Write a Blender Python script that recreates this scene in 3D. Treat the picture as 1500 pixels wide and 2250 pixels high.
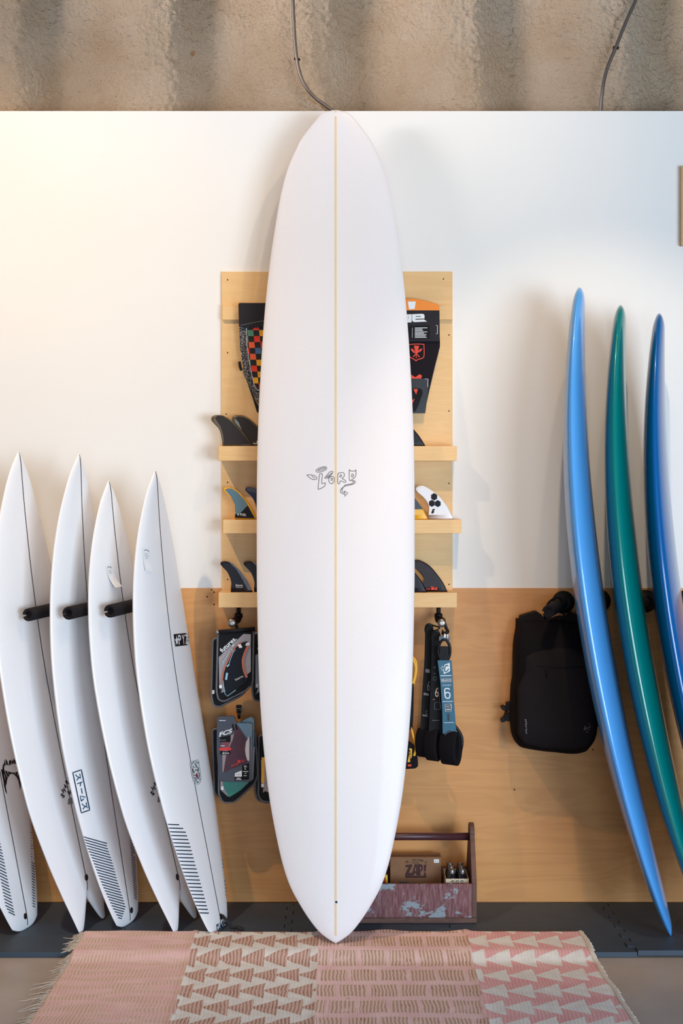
import bpy, bmesh, math, random
from mathutils import Vector, Matrix, noise
from mathutils.geometry import tessellate_polygon

random.seed(7)
for _o in list(bpy.data.objects):
    bpy.data.objects.remove(_o, do_unlink=True)
SC = bpy.context.scene
COL = SC.collection

# ------------------------------------------------------------------ camera
F, D, YH, CH = 3283.0, 5.8, 1035.0, 1.673      # focal (px), distance to wall (m), horizon row, eye height
cam_d = bpy.data.cameras.new('camera')
cam_d.sensor_fit = 'VERTICAL'
cam_d.sensor_height = 36.0
cam_d.lens = F / 2250.0 * 36.0
cam_d.shift_y = (YH - 1125.0) / 2250.0
cam_d.clip_end = 100
cam = bpy.data.objects.new('camera', cam_d)
cam.location = (0, -D, CH)
cam.rotation_euler = (math.radians(90), 0, 0)
COL.objects.link(cam)
SC.camera = cam

# ------------------------------------------------------------------ colour management, world, lights
vs = SC.view_settings
SC.display_settings.display_device = 'sRGB'
vs.view_transform = 'Standard'
vs.look = 'None'
vs.gamma = 1.0
vs.use_curve_mapping = False
vs.exposure = -0.16

def lin(c):
    def f(v):
        v = v / 255.0
        return v / 12.92 if v <= 0.04045 else ((v + 0.055) / 1.055) ** 2.4
    return (f(c[0]), f(c[1]), f(c[2]), 1.0)

world = bpy.data.worlds.new('room_ambient')
SC.world = world
world.use_nodes = True
bg = world.node_tree.nodes['Background']
bg.inputs['Color'].default_value = (1.0, 0.87, 0.85, 1)
bg.inputs['Strength'].default_value = 0.10

def area(name, loc, target, sx, sy, power, col):
    l = bpy.data.lights.new(name, 'AREA')
    l.shape = 'RECTANGLE'
    l.size, l.size_y = sx, sy
    l.energy = power
    l.color = col
    o = bpy.data.objects.new(name, l)
    o.location = loc
    o.rotation_euler = (Vector(target) - Vector(loc)).to_track_quat('-Z', 'Y').to_euler()
    COL.objects.link(o)
    return o

def spot(name, loc, target, power, col, angle, blend, radius=0.05):
    l = bpy.data.lights.new(name, 'SPOT')
    l.energy = power
    l.color = col
    l.spot_size = math.radians(angle)
    l.spot_blend = blend
    l.shadow_soft_size = radius
    o = bpy.data.objects.new(name, l)
    o.location = loc
    o.rotation_euler = (Vector(target) - Vector(loc)).to_track_quat('-Z', 'Y').to_euler()
    COL.objects.link(o)
    return o

WARM = (1.0, 0.74, 0.47)
# daylight through the shop front behind the camera: open door, and a window further right
area('front_door_daylight', (0.4, -8.8, 1.15), (-0.1, 0.0, 0.9), 3.0, 2.1, 160, (0.64, 0.83, 1.0))
area('front_window_daylight', (3.8, -6.6, 1.2), (-0.6, 0.0, 0.5), 3.4, 2.1, 415, (0.67, 0.84, 1.0))
# high side window on the right, the cool tint along the top right of the wall
area('side_window_daylight', (4.6, -1.5, 4.0), (1.4, 0.1, 3.1), 1.4, 1.2, 2, (0.42, 0.72, 1.0))
# track spots under the ceiling
spot('track_spot_far_left', (-3.6, -2.1, 3.8), (0.1, 0.2, 4.0), 1500, (1.0, 0.94, 0.92), 25, 0.5, 0.8)
spot('track_spot_left', (-1.8, -2.0, 4.3), (-1.25, 0.0, 1.45), 340, WARM, 70, 1.0, 0.04)
spot('track_spot_middle', (1.0, -1.7, 4.4), (0.0, 0.0, 2.2), 54, WARM, 66, 0.9, 0.03)
spot('track_spot_centre', (0.5, -2.0, 4.4), (-0.35, 0.0, 1.9), 50, WARM, 70, 0.9, 0.03)
spot('track_spot_right', (0.62, -2.3, 4.2), (1.12, 0.0, 1.0), 175, WARM, 41, 0.5, 0.03)
# ------------------------------------------------------------------ pixel helpers (photo pixel + depth in front of the wall -> metres)
def P(px, py, d):
    s = F / (D - d)
    return Vector(((px - 750.0) / s, -d, CH + (YH - py) / s))

def G(px, py, z=0.0):
    s = (py - YH) / (CH - z)
    d = D - F / s
    return P(px, py, d)

def proj(v):
    s = F / (D + v.y)
    return (750.0 + v.x * s, YH - (v.z - CH) * s)

# ------------------------------------------------------------------ materials
MATS = {}

class N:
    """a node socket with arithmetic"""
    def __init__(self, nt, s):
        self.nt, self.s = nt, s
    def _m(self, op, *others):
        n = self.nt.nodes.new('ShaderNodeMath')
        n.operation = op
        for i, a in enumerate((self,) + others):
            if isinstance(a, N):
                self.nt.links.new(a.s, n.inputs[i])
            else:
                n.inputs[i].default_value = a
        return N(self.nt, n.outputs[0])
    def __add__(s, o): return s._m('ADD', o)
    def __sub__(s, o): return s._m('SUBTRACT', o)
    def __mul__(s, o): return s._m('MULTIPLY', o)
    def __truediv__(s, o): return s._m('DIVIDE', o)
    def gt(s, o): return s._m('GREATER_THAN', o)
    def lt(s, o): return s._m('LESS_THAN', o)
    def abs(s): return s._m('ABSOLUTE')
    def floor(s): return s._m('FLOOR')
    def fract(s): return s._m('FRACT')
    def sin(s): return s._m('SINE')
    def inv(s): return (s * -1.0) + 1.0
    def clamp01(s): return s._m('MAXIMUM', 0.0)._m('MINIMUM', 1.0)

def new_mat(name):
    m = bpy.data.materials.new(name)
    m.use_nodes = True
    nt = m.node_tree
    b = nt.nodes['Principled BSDF']
    MATS[name] = m
    return m, nt, b

def tex_obj(nt):
    n = nt.nodes.new('ShaderNodeTexCoord')
    return n.outputs['Object']

def scaled(nt, vec, sc):
    n = nt.nodes.new('ShaderNodeVectorMath')
    n.operation = 'MULTIPLY'
    nt.links.new(vec, n.inputs[0])
    n.inputs[1].default_value = sc
    return n.outputs[0]

def noise_tex(nt, vec, scale, detail=3.0, rough=0.5, dist=0.0):
    n = nt.nodes.new('ShaderNodeTexNoise')
    n.inputs['Scale'].default_value = scale
    n.inputs['Detail'].default_value = detail
    n.inputs['Roughness'].default_value = rough
    n.inputs['Distortion'].default_value = dist
    nt.links.new(vec, n.inputs['Vector'])
    return N(nt, n.outputs['Fac'])

def mixc(nt, fac, a, b):
    n = nt.nodes.new('ShaderNodeMix')
    n.data_type = 'RGBA'
    if isinstance(fac, N):
        nt.links.new(fac.s, n.inputs[0])
    else:
        n.inputs[0].default_value = fac
    for i, c in ((6, a), (7, b)):
        if isinstance(c, bpy.types.NodeSocket):
            nt.links.new(c, n.inputs[i])
        else:
            n.inputs[i].default_value = c
    return n.outputs[2]

def ramp(nt, fac, lo, hi):
    n = nt.nodes.new('ShaderNodeMapRange')
    nt.links.new(fac.s, n.inputs[0])
    n.inputs[1].default_value = lo
    n.inputs[2].default_value = hi
    return N(nt, n.outputs[0])

def bump(nt, b, h, strength, dist):
    n = nt.nodes.new('ShaderNodeBump')
    n.inputs['Strength'].default_value = strength
    n.inputs['Distance'].default_value = dist
    nt.links.new(h.s, n.inputs['Height'])
    nt.links.new(n.outputs[0], b.inputs['Normal'])

def mat(name, c, rough=0.6, metal=0.0, spec=0.5, coat=0.0, c2=None, scale=30.0, bmp=0.0, trans=0.0, alpha=1.0):
    """general procedural material: two tones mixed by fine noise"""
    if name in MATS:
        return MATS[name]
    m, nt, b = new_mat(name)
    b.inputs['Roughness'].default_value = rough
    b.inputs['Metallic'].default_value = metal
    b.inputs['Specular IOR Level'].default_value = spec
    b.inputs['Coat Weight'].default_value = coat
    b.inputs['Coat Roughness'].default_value = 0.06
    if trans:
        b.inputs['Transmission Weight'].default_value = trans
    b.inputs['Alpha'].default_value = alpha
    c1 = lin(c)
    c2l = lin(c2) if c2 else tuple([v * 0.9 for v in c1[:3]] + [1.0])
    v = tex_obj(nt)
    nz = noise_tex(nt, v, scale, 3)
    nt.links.new(mixc(nt, nz, c1, c2l), b.inputs['Base Color'])
    if bmp:
        bump(nt, b, nz, 0.6, bmp)
    return m

def mat_wood(name, c1, c2, rough=0.55, scale=1.0, horiz=True, coat=0.0):
    m, nt, b = new_mat(name)
    v = tex_obj(nt)
    st = (1.3, 1.0, 9.0) if horiz else (9.0, 1.0, 1.3)
    vv = scaled(nt, v, tuple(a * scale for a in st))
    big = noise_tex(nt, vv, 1.1, 2, 0.5, 1.2)
    rings = (big * 34.0).sin() * 0.5 + 0.5
    fine = noise_tex(nt, scaled(nt, v, tuple(a * scale for a in ((4, 4, 160) if horiz else (160, 4, 4)))), 1.6, 3, 0.6)
    blot = noise_tex(nt, v, 2.2, 3)
    f = (rings * 0.22 + fine * 0.42 + ramp(nt, blot, 0.3, 0.72) * 0.40).clamp01()
    nt.links.new(mixc(nt, f, lin(c1), lin(c2)), b.inputs['Base Color'])
    b.inputs['Roughness'].default_value = rough
    b.inputs['Coat Weight'].default_value = coat
    b.inputs['Coat Roughness'].default_value = 0.3
    bump(nt, b, fine, 0.15, 0.0006)
    return m

# ------------------------------------------------------------------ mesh building
ORG = {}

class MB:
    def __init__(self):
        self.v, self.f, self.sm = [], [], []
    def add(self, vs_, fs_, smooth=False):
        o = len(self.v)
        self.v += [Vector(a) for a in vs_]
        for f in fs_:
            self.f.append([i + o for i in f])
            self.sm.append(smooth)
        return self
    def box(self, x0, x1, y0, y1, z0, z1):
        vs_ = [(x, y, z) for x in (x0, x1) for y in (y0, y1) for z in (z0, z1)]
        return self.add(vs_, [(0, 1, 3, 2), (4, 6, 7, 5), (0, 4, 5, 1), (2, 3, 7, 6), (0, 2, 6, 4), (1, 5, 7, 3)])
    def prism3(self, front, back, smooth_side=False):
        """two matching closed loops of 3-D points"""
        n = len(front)
        o = len(self.v)
        self.v += [Vector(a) for a in front] + [Vector(a) for a in back]
        n3 = Vector((0, 0, 0))
        for i in range(n):
            n3 += Vector(front[i]).cross(Vector(front[(i + 1) % n]))
        for i in range(n):
            j = (i + 1) % n
            self.f.append([o + i, o + j, o + n + j, o + n + i]); self.sm.append(smooth_side)
        self.f.append([o + i for i in range(n)][::-1]); self.sm.append(False)
        self.f.append([o + n + i for i in range(n)]); self.sm.append(False)
        return self
    def tube(self, path, r, n=10, cap=True, radii=None, squash=None):
        path = [Vector(p) for p in path]
        k = len(path)
        rings = []
        up = None
        for i, p in enumerate(path):
            t = (path[min(i + 1, k - 1)] - path[max(i - 1, 0)]).normalized()
            if up is None:
                a = Vector((0, 0, 1)) if abs(t.z) < 0.9 else Vector((0, 1, 0))
                up = (a - t * a.dot(t)).normalized()
            else:
                up = (up - t * up.dot(t)).normalized()
            side = t.cross(up)
            rr = radii[i] if radii else r
            sq = squash or 1.0
            rings.append([p + (up * math.cos(2 * math.pi * j / n) * sq + side * math.sin(2 * math.pi * j / n)) * rr for j in range(n)])
        vs_ = [q for ring in rings for q in ring]
        fs = []
        for i in range(k - 1):
            for j in range(n):
                j2 = (j + 1) % n
                fs.append((i * n + j, i * n + j2, (i + 1) * n + j2, (i + 1) * n + j))
        self.add(vs_, fs, True)
        if cap:
            o = len(self.v) - len(vs_)
            self.f.append([o + j for j in range(n)][::-1]); self.sm.append(False)
            self.f.append([o + (k - 1) * n + j for j in range(n)]); self.sm.append(False)
        return self
    def lathe(self, c, prof, n=20, axis=Vector((0, 0, 1))):
        """prof: list of (radius, height along axis)"""
        axis = Vector(axis).normalized()
        a = Vector((1, 0, 0)) if abs(axis.x) < 0.9 else Vector((0, 1, 0))
        u = axis.cross(a).normalized()
        w = axis.cross(u)
        c = Vector(c)
        vs_ = []
        for r, h in prof:
            for j in range(n):
                t = 2 * math.pi * j / n
                vs_.append(c + axis * h + (u * math.cos(t) + w * math.sin(t)) * r)
        fs = []
        k = len(prof)
        for i in range(k - 1):
            for j in range(n):
                j2 = (j + 1) % n
                fs.append((i * n + j, i * n + j2, (i + 1) * n + j2, (i + 1) * n + j))
        self.add(vs_, fs, True)
        o = len(self.v) - len(vs_)
        self.f.append([o + j for j in range(n)][::-1]); self.sm.append(False)
        self.f.append([o + (k - 1) * n + j for j in range(n)]); self.sm.append(False)
        return self
    def clusters(self):
        """groups of islands that lie close together"""
        par = list(range(len(self.v)))
        def find(a):
            while par[a] != a:
                par[a] = par[par[a]]
                a = par[a]
            return a
        for f in self.f:
            for a in f[1:]:
                par[find(a)] = find(f[0])
        isl = {}
        for fi, f in enumerate(self.f):
            isl.setdefault(find(f[0]), []).append(fi)
        boxes = []
        for fl in isl.values():
            vs_ = [self.v[i] for fi in fl for i in self.f[fi]]
            lo = Vector([min(p[k] for p in vs_) for k in range(3)])
            hi = Vector([max(p[k] for p in vs_) for k in range(3)])
            boxes.append((lo, hi, (hi - lo).length, fl))
        n = len(boxes)
        g = list(range(n))
        def fg(a):
            while g[a] != a:
                a = g[a]
            return a
        for i in range(n):
            for j in range(i):
                gap = Vector([max(0, boxes[i][0][k] - boxes[j][1][k], boxes[j][0][k] - boxes[i][1][k]) for k in range(3)]).length
                if gap < 0.35 * max(boxes[i][2], boxes[j][2]):
                    g[fg(i)] = fg(j)
        out = {}
        for i in range(n):
            out.setdefault(fg(i), []).extend(boxes[i][3])
        return list(out.values())
    def build(self, name, m, parent=None, bevel=0.0, fix=True, flip=False):
        if not fix and len(self.f) < 6000 and parent is not None and name not in ('tail_pad_print', 'logo_print', 'fringe', 'stringer'):
            cl = self.clusters()
            if len(cl) > 1:
                for fl in cl:
                    mb = MB()
                    mp = {}
                    for fi in fl:
                        for i in self.f[fi]:
                            if i not in mp:
                                mp[i] = len(mb.v); mb.v.append(self.v[i])
                        mb.f.append([mp[i] for i in self.f[fi]]); mb.sm.append(self.sm[fi])
                    o = mb._build(name, m, parent, bevel, fix, flip)
                return o
        return self._build(name, m, parent, bevel, fix, flip)
    def _build(self, name, m, parent=None, bevel=0.0, fix=True, flip=False):
        org = ORG[parent.name] if parent is not None else Vector((0, 0, 0))
        me = bpy.data.meshes.new(name)
        me.from_pydata([tuple(p - org) for p in self.v], [], self.f)
        me.polygons.foreach_set('use_smooth', self.sm)
        if fix:
            bm = bmesh.new()
            bm.from_mesh(me)
            bmesh.ops.remove_doubles(bm, verts=bm.verts, dist=1e-6)
            bmesh.ops.recalc_face_normals(bm, faces=bm.faces)
            if flip:
                bmesh.ops.reverse_faces(bm, faces=bm.faces)
            bm.to_mesh(me)
            bm.free()
        me.materials.append(m)
        o = bpy.data.objects.new(name, me)
        COL.objects.link(o)
        if parent is not None:
            o.parent = parent
        ORG[o.name] = org
        if bevel:
            b = o.modifiers.new('bevel', 'BEVEL')
            b.width = bevel
            b.segments = 2
            b.limit_method = 'ANGLE'
        return o

def thing(name, label, cat, loc, group=None):
    o = bpy.data.objects.new(name, None)
    o.empty_display_size = 0.05
    o.location = loc
    COL.objects.link(o)
    ORG[o.name] = Vector(loc)
    o['label'] = label
    o['category'] = cat
    if group:
        o['group'] = group
    return o

def tag(o, label, cat, group=None, kind=None):
    o['label'] = label
    o['category'] = cat
    if group:
        o['group'] = group
    if kind:
        o['kind'] = kind
    return o

def struct(o):
    o['kind'] = 'structure'
    return o

# ------------------------------------------------------------------ flat print helpers: m(px, py) -> point on the printed surface
def flat(d):
    return lambda px, py: P(px, py, d)

_DC = [0]
def decal_tris(mb, m, pts, tris, grade=0):
    """each layer of print lies a hair above the one before it"""
    _DC[0] = (_DC[0] + 1) % 24
    k = len(pts) // 2
    mb.add([m(x, y) - Vector((0, 0.00002 * _DC[0] + (0.00012 * (i % k) / k if grade else 0), 0)) for i, (x, y) in enumerate(pts)], tris)

def decal_poly(mb, m, pts):
    tr = tessellate_polygon([[Vector((x, y, 0)) for x, y in pts]])
    decal_tris(mb, m, pts, [tuple(t) for t in tr])

def decal_quad(mb, m, c, nx=6, ny=4):
    """c: four corners tl, tr, br, bl"""
    pts = []
    for j in range(ny + 1):
        for i in range(nx + 1):
            u, v = i / nx, j / ny
            a = [c[0][k] * (1 - u) + c[1][k] * u for k in (0, 1)]
            b = [c[3][k] * (1 - u) + c[2][k] * u for k in (0, 1)]
            pts.append((a[0] * (1 - v) + b[0] * v, a[1] * (1 - v) + b[1] * v))
    fs = [(j * (nx + 1) + i, j * (nx + 1) + i + 1, (j + 1) * (nx + 1) + i + 1, (j + 1) * (nx + 1) + i)
          for j in range(ny) for i in range(nx)]
    decal_tris(mb, m, pts, fs)

def decal_line(mb, m, pts, w, seg=None, closed=False):
    if closed:
        pts = list(pts) + [pts[0]]
    if seg:
        out = []
        for a, b in zip(pts[:-1], pts[1:]):
            n = max(1, int(math.hypot(b[0] - a[0], b[1] - a[1]) / seg))
            out += [(a[0] + (b[0] - a[0]) * i / n, a[1] + (b[1] - a[1]) * i / n) for i in range(n)]
        pts = out + [pts[-1]]
    L, R = [], []
    k = len(pts)
    for i in range(k):
        if closed and i in (0, k - 1):
            ax, ay = pts[k - 2]; bx, by = pts[1]
        else:
            ax, ay = pts[max(i - 1, 0)]; bx, by = pts[min(i + 1, k - 1)]
        dx, dy = bx - ax, by - ay
        l = math.hypot(dx, dy) or 1
        nx, ny = -dy / l * w / 2, dx / l * w / 2
        L.append((pts[i][0] + nx, pts[i][1] + ny)); R.append((pts[i][0] - nx, pts[i][1] - ny))
    decal_tris(mb, m, L + R, [(i, i + 1, k + i + 1, k + i) for i in range(k - 1)], 1)

def curve_pts(ctrl, n=8):
    """Catmull-Rom through ctrl (tuples of any length)"""
    out = []
    c = [ctrl[0]] + list(ctrl) + [ctrl[-1]]
    for i in range(1, len(c) - 2):
        for j in range(n):
            t = j / n
            p = []
            for k in range(len(ctrl[0])):
                p0, p1, p2, p3 = c[i - 1][k], c[i][k], c[i + 1][k], c[i + 2][k]
                p.append(0.5 * (2 * p1 + (p2 - p0) * t + (2 * p0 - 5 * p1 + 4 * p2 - p3) * t * t + (3 * p1 - p0 - 3 * p2 + p3) * t ** 3))
            out.append(tuple(p))
    out.append(tuple(ctrl[-1]))
    return out

_TXT = {}
def text_geo(s, bold=0.0):
    key = (s, bold)
    if key in _TXT:
        return _TXT[key]
    cu = bpy.data.curves.new('text', 'FONT')
    cu.body = s
    cu.size = 1.0
    cu.offset = bold
    cu.resolution_u = 3
    o = bpy.data.objects.new('text', cu)
    COL.objects.link(o)
    dg = bpy.context.evaluated_depsgraph_get()
    dg.update()
    me = bpy.data.meshes.new_from_object(o.evaluated_get(dg))
    vs_ = [(v.co.x, v.co.y) for v in me.vertices]
    fs = [tuple(p.vertices) for p in me.polygons]
    bpy.data.objects.remove(o, do_unlink=True)
    bpy.data.curves.remove(cu)
    bpy.data.meshes.remove(me)
    x0 = min(a[0] for a in vs_); x1 = max(a[0] for a in vs_)
    y0 = min(a[1] for a in vs_); y1 = max(a[1] for a in vs_)
    vs_ = [((x - x0) / (x1 - x0), (y - y0) / (y1 - y0)) for x, y in vs_]
    _TXT[key] = (vs_, fs, (x1 - x0) / (y1 - y0))
    return _TXT[key]

def decal_text(mb, m, s, cx, cy, w, h, rot=0.0, bold=0.0, warp=None, shear=0.0):
    """text centred on pixel (cx, cy), w x h pixels, rot degrees counter-clockwise"""
    vs_, fs, asp = text_geo(s, bold)
    if w is None:
        w = h * asp
    ca, sa = math.cos(math.radians(rot)), math.sin(math.radians(rot))
    pts = []
    for x, y in vs_:
        u, v = (x - 0.5) * w + shear * (y - 0.5) * h, (y - 0.5) * h
        if warp:
            u, v = warp(u, v)
        pts.append((cx + u * ca - v * sa, cy - (u * sa + v * ca)))
    decal_tris(mb, m, pts, fs)

def prism_px(mb, pts, d0, d1):
    """outline in photo pixels extruded from depth d0 (back) to d1 (front)"""
    dm = (d0 + d1) / 2
    fr = [P(x, y, dm) for x, y in pts]
    mb.prism3([Vector((p.x, -d1, p.z)) for p in fr], [Vector((p.x, -d0, p.z)) for p in fr])
    return mb

def round_poly(pts, r, n=4):
    out = []
    k = len(pts)
    for i in range(k):
        p0, p1, p2 = Vector(pts[i - 1]), Vector(pts[i]), Vector(pts[(i + 1) % k])
        a, b = (p0 - p1), (p2 - p1)
        rr = min(r, a.length * 0.45, b.length * 0.45)
        a = p1 + a.normalized() * rr
        b = p1 + b.normalized() * rr
        for j in range(n + 1):
            t = j / n
            q = a * (1 - t) ** 2 + p1 * 2 * t * (1 - t) + b * t * t
            out.append((q.x, q.y))
    return out

# ================================================================== the setting
WALL_TOP = P(750, 244, 0).z
WOOD_TOP = P(750, 1292, 0).z

def mat_drywall():
    m, nt, b = new_mat('white_drywall')
    v = tex_obj(nt)
    nz = noise_tex(nt, v, 220, 2)
    big = noise_tex(nt, v, 1.5, 2)
    nt.links.new(mixc(nt, big, lin((236, 232, 228)), lin((230, 226, 223))), b.inputs['Base Color'])
    b.inputs['Roughness'].default_value = 0.75
    bump(nt, b, nz, 0.25, 0.0012)
    return m

def mat_foam():
    m, nt, b = new_mat('sprayed_insulation')
    v = tex_obj(nt)
    a = noise_tex(nt, v, 75, 4, 0.65)
    c = noise_tex(nt, v, 4, 3)
    sp = noise_tex(nt, v, 9, 2)
    col = mixc(nt, ramp(nt, c, 0.3, 0.7), lin((212, 188, 164)), lin((196, 166, 136)))
    rust = ramp(nt, sp, 0.74, 0.78)
    col = mixc(nt, rust * 0.7, col, lin((176, 112, 52)))
    nt.links.new(col, b.inputs['Base Color'])
    b.inputs['Roughness'].default_value = 0.9
    bump(nt, b, a, 1.0, 0.03)
    return m

def mat_concrete():
    m, nt, b = new_mat('polished_concrete')
    v = tex_obj(nt)
    a = noise_tex(nt, v, 3.0, 5, 0.6)
    f = noise_tex(nt, v, 90, 3)
    n = nt.nodes.new('ShaderNodeSeparateXYZ')
    nt.links.new(v, n.inputs[0])
    X = N(nt, n.outputs[0])
    col = mixc(nt, ramp(nt, a, 0.3, 0.7), lin((186, 172, 162)), lin((164, 149, 139)))
    col = mixc(nt, f * 0.4, col, lin((200, 188, 180)))
    nt.links.new(col, b.inputs['Base Color'])
    b.inputs['Roughness'].default_value = 0.4
    bump(nt, b, f, 0.2, 0.001)
    return m

M_DRY = mat_drywall()
M_PLY = mat_wood('plywood_lower', (222, 160, 94), (190, 127, 66), 0.5)
M_BIRCH = mat_wood('birch_rack', (236, 196, 138), (220, 172, 112), 0.5, 1.6)
M_FOAM = mat_foam()
M_CONC = mat_concrete()

wall = struct(MB().box(-4, 4, 0, 0.10, WOOD_TOP, WALL_TOP).build('wall_back', M_DRY))
wl = struct(MB().box(-4, 4, 0.012, 0.10, -0.02, WOOD_TOP).build('wall_lower', M_PLY))
xs = [-4.0, -3.24, -0.80, 1.64, 4.0]
for a, b_ in zip(xs[:-1], xs[1:]):
    MB().box(a + 0.0012, b_ - 0.0012, -0.003, 0.012, 0.001, WOOD_TOP).build('plywood_sheet', M_PLY, wl, bevel=0.0008)
MSCREW = mat('dark_screw', (52, 40, 32), 0.5, 0.6)
for px, py in ((465, 1296), (455, 1311), (470, 1301), (470, 1328), (1130, 1735), (1302, 1647)):
    c = P(px, py, 0.003)
    MB().lathe(c, [(0.0032, 0), (0.0032, 0.001), (0.001, 0.0012)], 8, (0, -1, 0)).build('screw', MSCREW, wl)

# sprayed insulation on the corrugated upper wall
def upper_wall():
    x0, x1, z0, z1, st = -2.4, 2.4, 2.85, 3.95, 0.006
    nx, nz = int((x1 - x0) / st), int((z1 - z0) / st)
    def sm(a, b, t):
        t = max(0.0, min(1.0, (t - a) / (b - a)))
        return t * t * (3 - 2 * t)
    per = 0.61
    verts = []
    for j in range(nz + 1):
        z = z0 + (z1 - z0) * j / nz
        for i in range(nx + 1):
            x = x0 + (x1 - x0) * i / nx
            wob = noise.noise((x * 0.9, z * 1.3, 3.1)) * 0.05
            p = ((x + 0.70 + wob) / per) % 1.0
            rib = 1.0 - sm(0.0, 0.30, p) + sm(0.34, 0.90, p)       # 1 = ridge, 0 = valley
            y = 0.27 - 0.115 * rib
            # the sprayed coat bulges where it meets the board edge
            lip = max(0.0, 1.0 - (z - WALL_TOP) / 0.13)
            y -= 0.035 * lip * lip
            q = Vector((x, z, 0.0))
            y -= 0.009 * noise.noise(q * 6) + 0.006 * noise.noise(q * 30) + 0.0085 * noise.noise(q * 66)
            verts.append((x, max(y, 0.102), z))
    fs = [(j * (nx + 1) + i, j * (nx + 1) + i + 1, (j + 1) * (nx + 1) + i + 1, (j + 1) * (nx + 1) + i) for j in range(nz) for i in range(nx)]
    mb = MB()
    mb.add(verts, fs, True)
    return struct(mb.build('wall_upper', M_FOAM, fix=False))
upper_wall()

struct(MB().box(-4, 4, -12, 0.10, -0.06, -0.02).build('floor', M_CONC))

# interlocking foam mats along the wall
M_MAT = mat('grey_foam_mat', (60, 74, 90), 0.6, c2=(50, 62, 76), scale=14, bmp=0.0008)
def mat_edge(x, side):
    """points of a jigsaw edge from the wall to the front"""
    pts = []
    n = 11
    L = 0.61
    for i in range(n):
        d0 = L * i / n
        w = L / n
        a = 0.013 if i % 2 == 0 else -0.013
        pts += [(x + a, d0 + 0.12 * w), (x + a * 1.0, d0 + 0.88 * w)]
    return [(p[0] + side * 0.0014, p[1]) for p in pts]
edges = [-2.62 + 0.606 * i for i in range(9)]
lab = {2: 'grey foam floor mat tile under the leftmost white shortboards',
       3: 'grey foam floor mat tile under the shortboard with the rope leash loop',
       4: 'grey foam floor mat tile behind the tail of the longboard',
       5: 'grey foam floor mat tile right of the wooden toolbox',
       6: 'grey foam floor mat tile under the tip of the light blue board'}
for i in range(1, 7):
    a, b_ = edges[i], edges[i + 1]
    loop = mat_edge(a, 1) + mat_edge(b_, -1)[::-1]
    tilt = 0.0 if i != 6 else 0.005
    top = [(x, -d - 0.001, 0.0 + tilt * (d / 0.61) ** 3 + (0.004 * math.sin(x * 9) * (d / 0.61) ** 4 if i == 6 else 0)) for x, d in loop]
    bot = [(x, y, z - 0.0185) for x, y, z in top]
    o = MB().prism3(top, bot).build('foam_mat', M_MAT, bevel=0.0008)
    tag(o, lab.get(i, 'grey foam floor mat tile at the far left edge of the row'), 'floor mat', 'interlocking foam mats along the wall')

# ================================================================== surfboards
def pchip(pts):
    xs_, ys_ = zip(*pts)
    n = len(xs_)
    h = [xs_[i + 1] - xs_[i] for i in range(n - 1)]
    dl = [(ys_[i + 1] - ys_[i]) / h[i] for i in range(n - 1)]
    m = [0.0] * n
    for i in range(1, n - 1):
        if dl[i - 1] * dl[i] > 0:
            w1, w2 = 2 * h[i] + h[i - 1], h[i] + 2 * h[i - 1]
            m[i] = (w1 + w2) / (w1 / dl[i - 1] + w2 / dl[i])
    m[0], m[-1] = dl[0], dl[-1]
    def f(x):
        x = min(max(x, xs_[0]), xs_[-1])
        i = 0
        while i < n - 2 and x > xs_[i + 1]:
            i += 1
        t = (x - xs_[i]) / h[i]
        return ((2 * t ** 3 - 3 * t * t + 1) * ys_[i] + (t ** 3 - 2 * t * t + t) * h[i] * m[i]
                + (-2 * t ** 3 + 3 * t * t) * ys_[i + 1] + (t ** 3 - t * t) * h[i] * m[i + 1])
    return f

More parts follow.
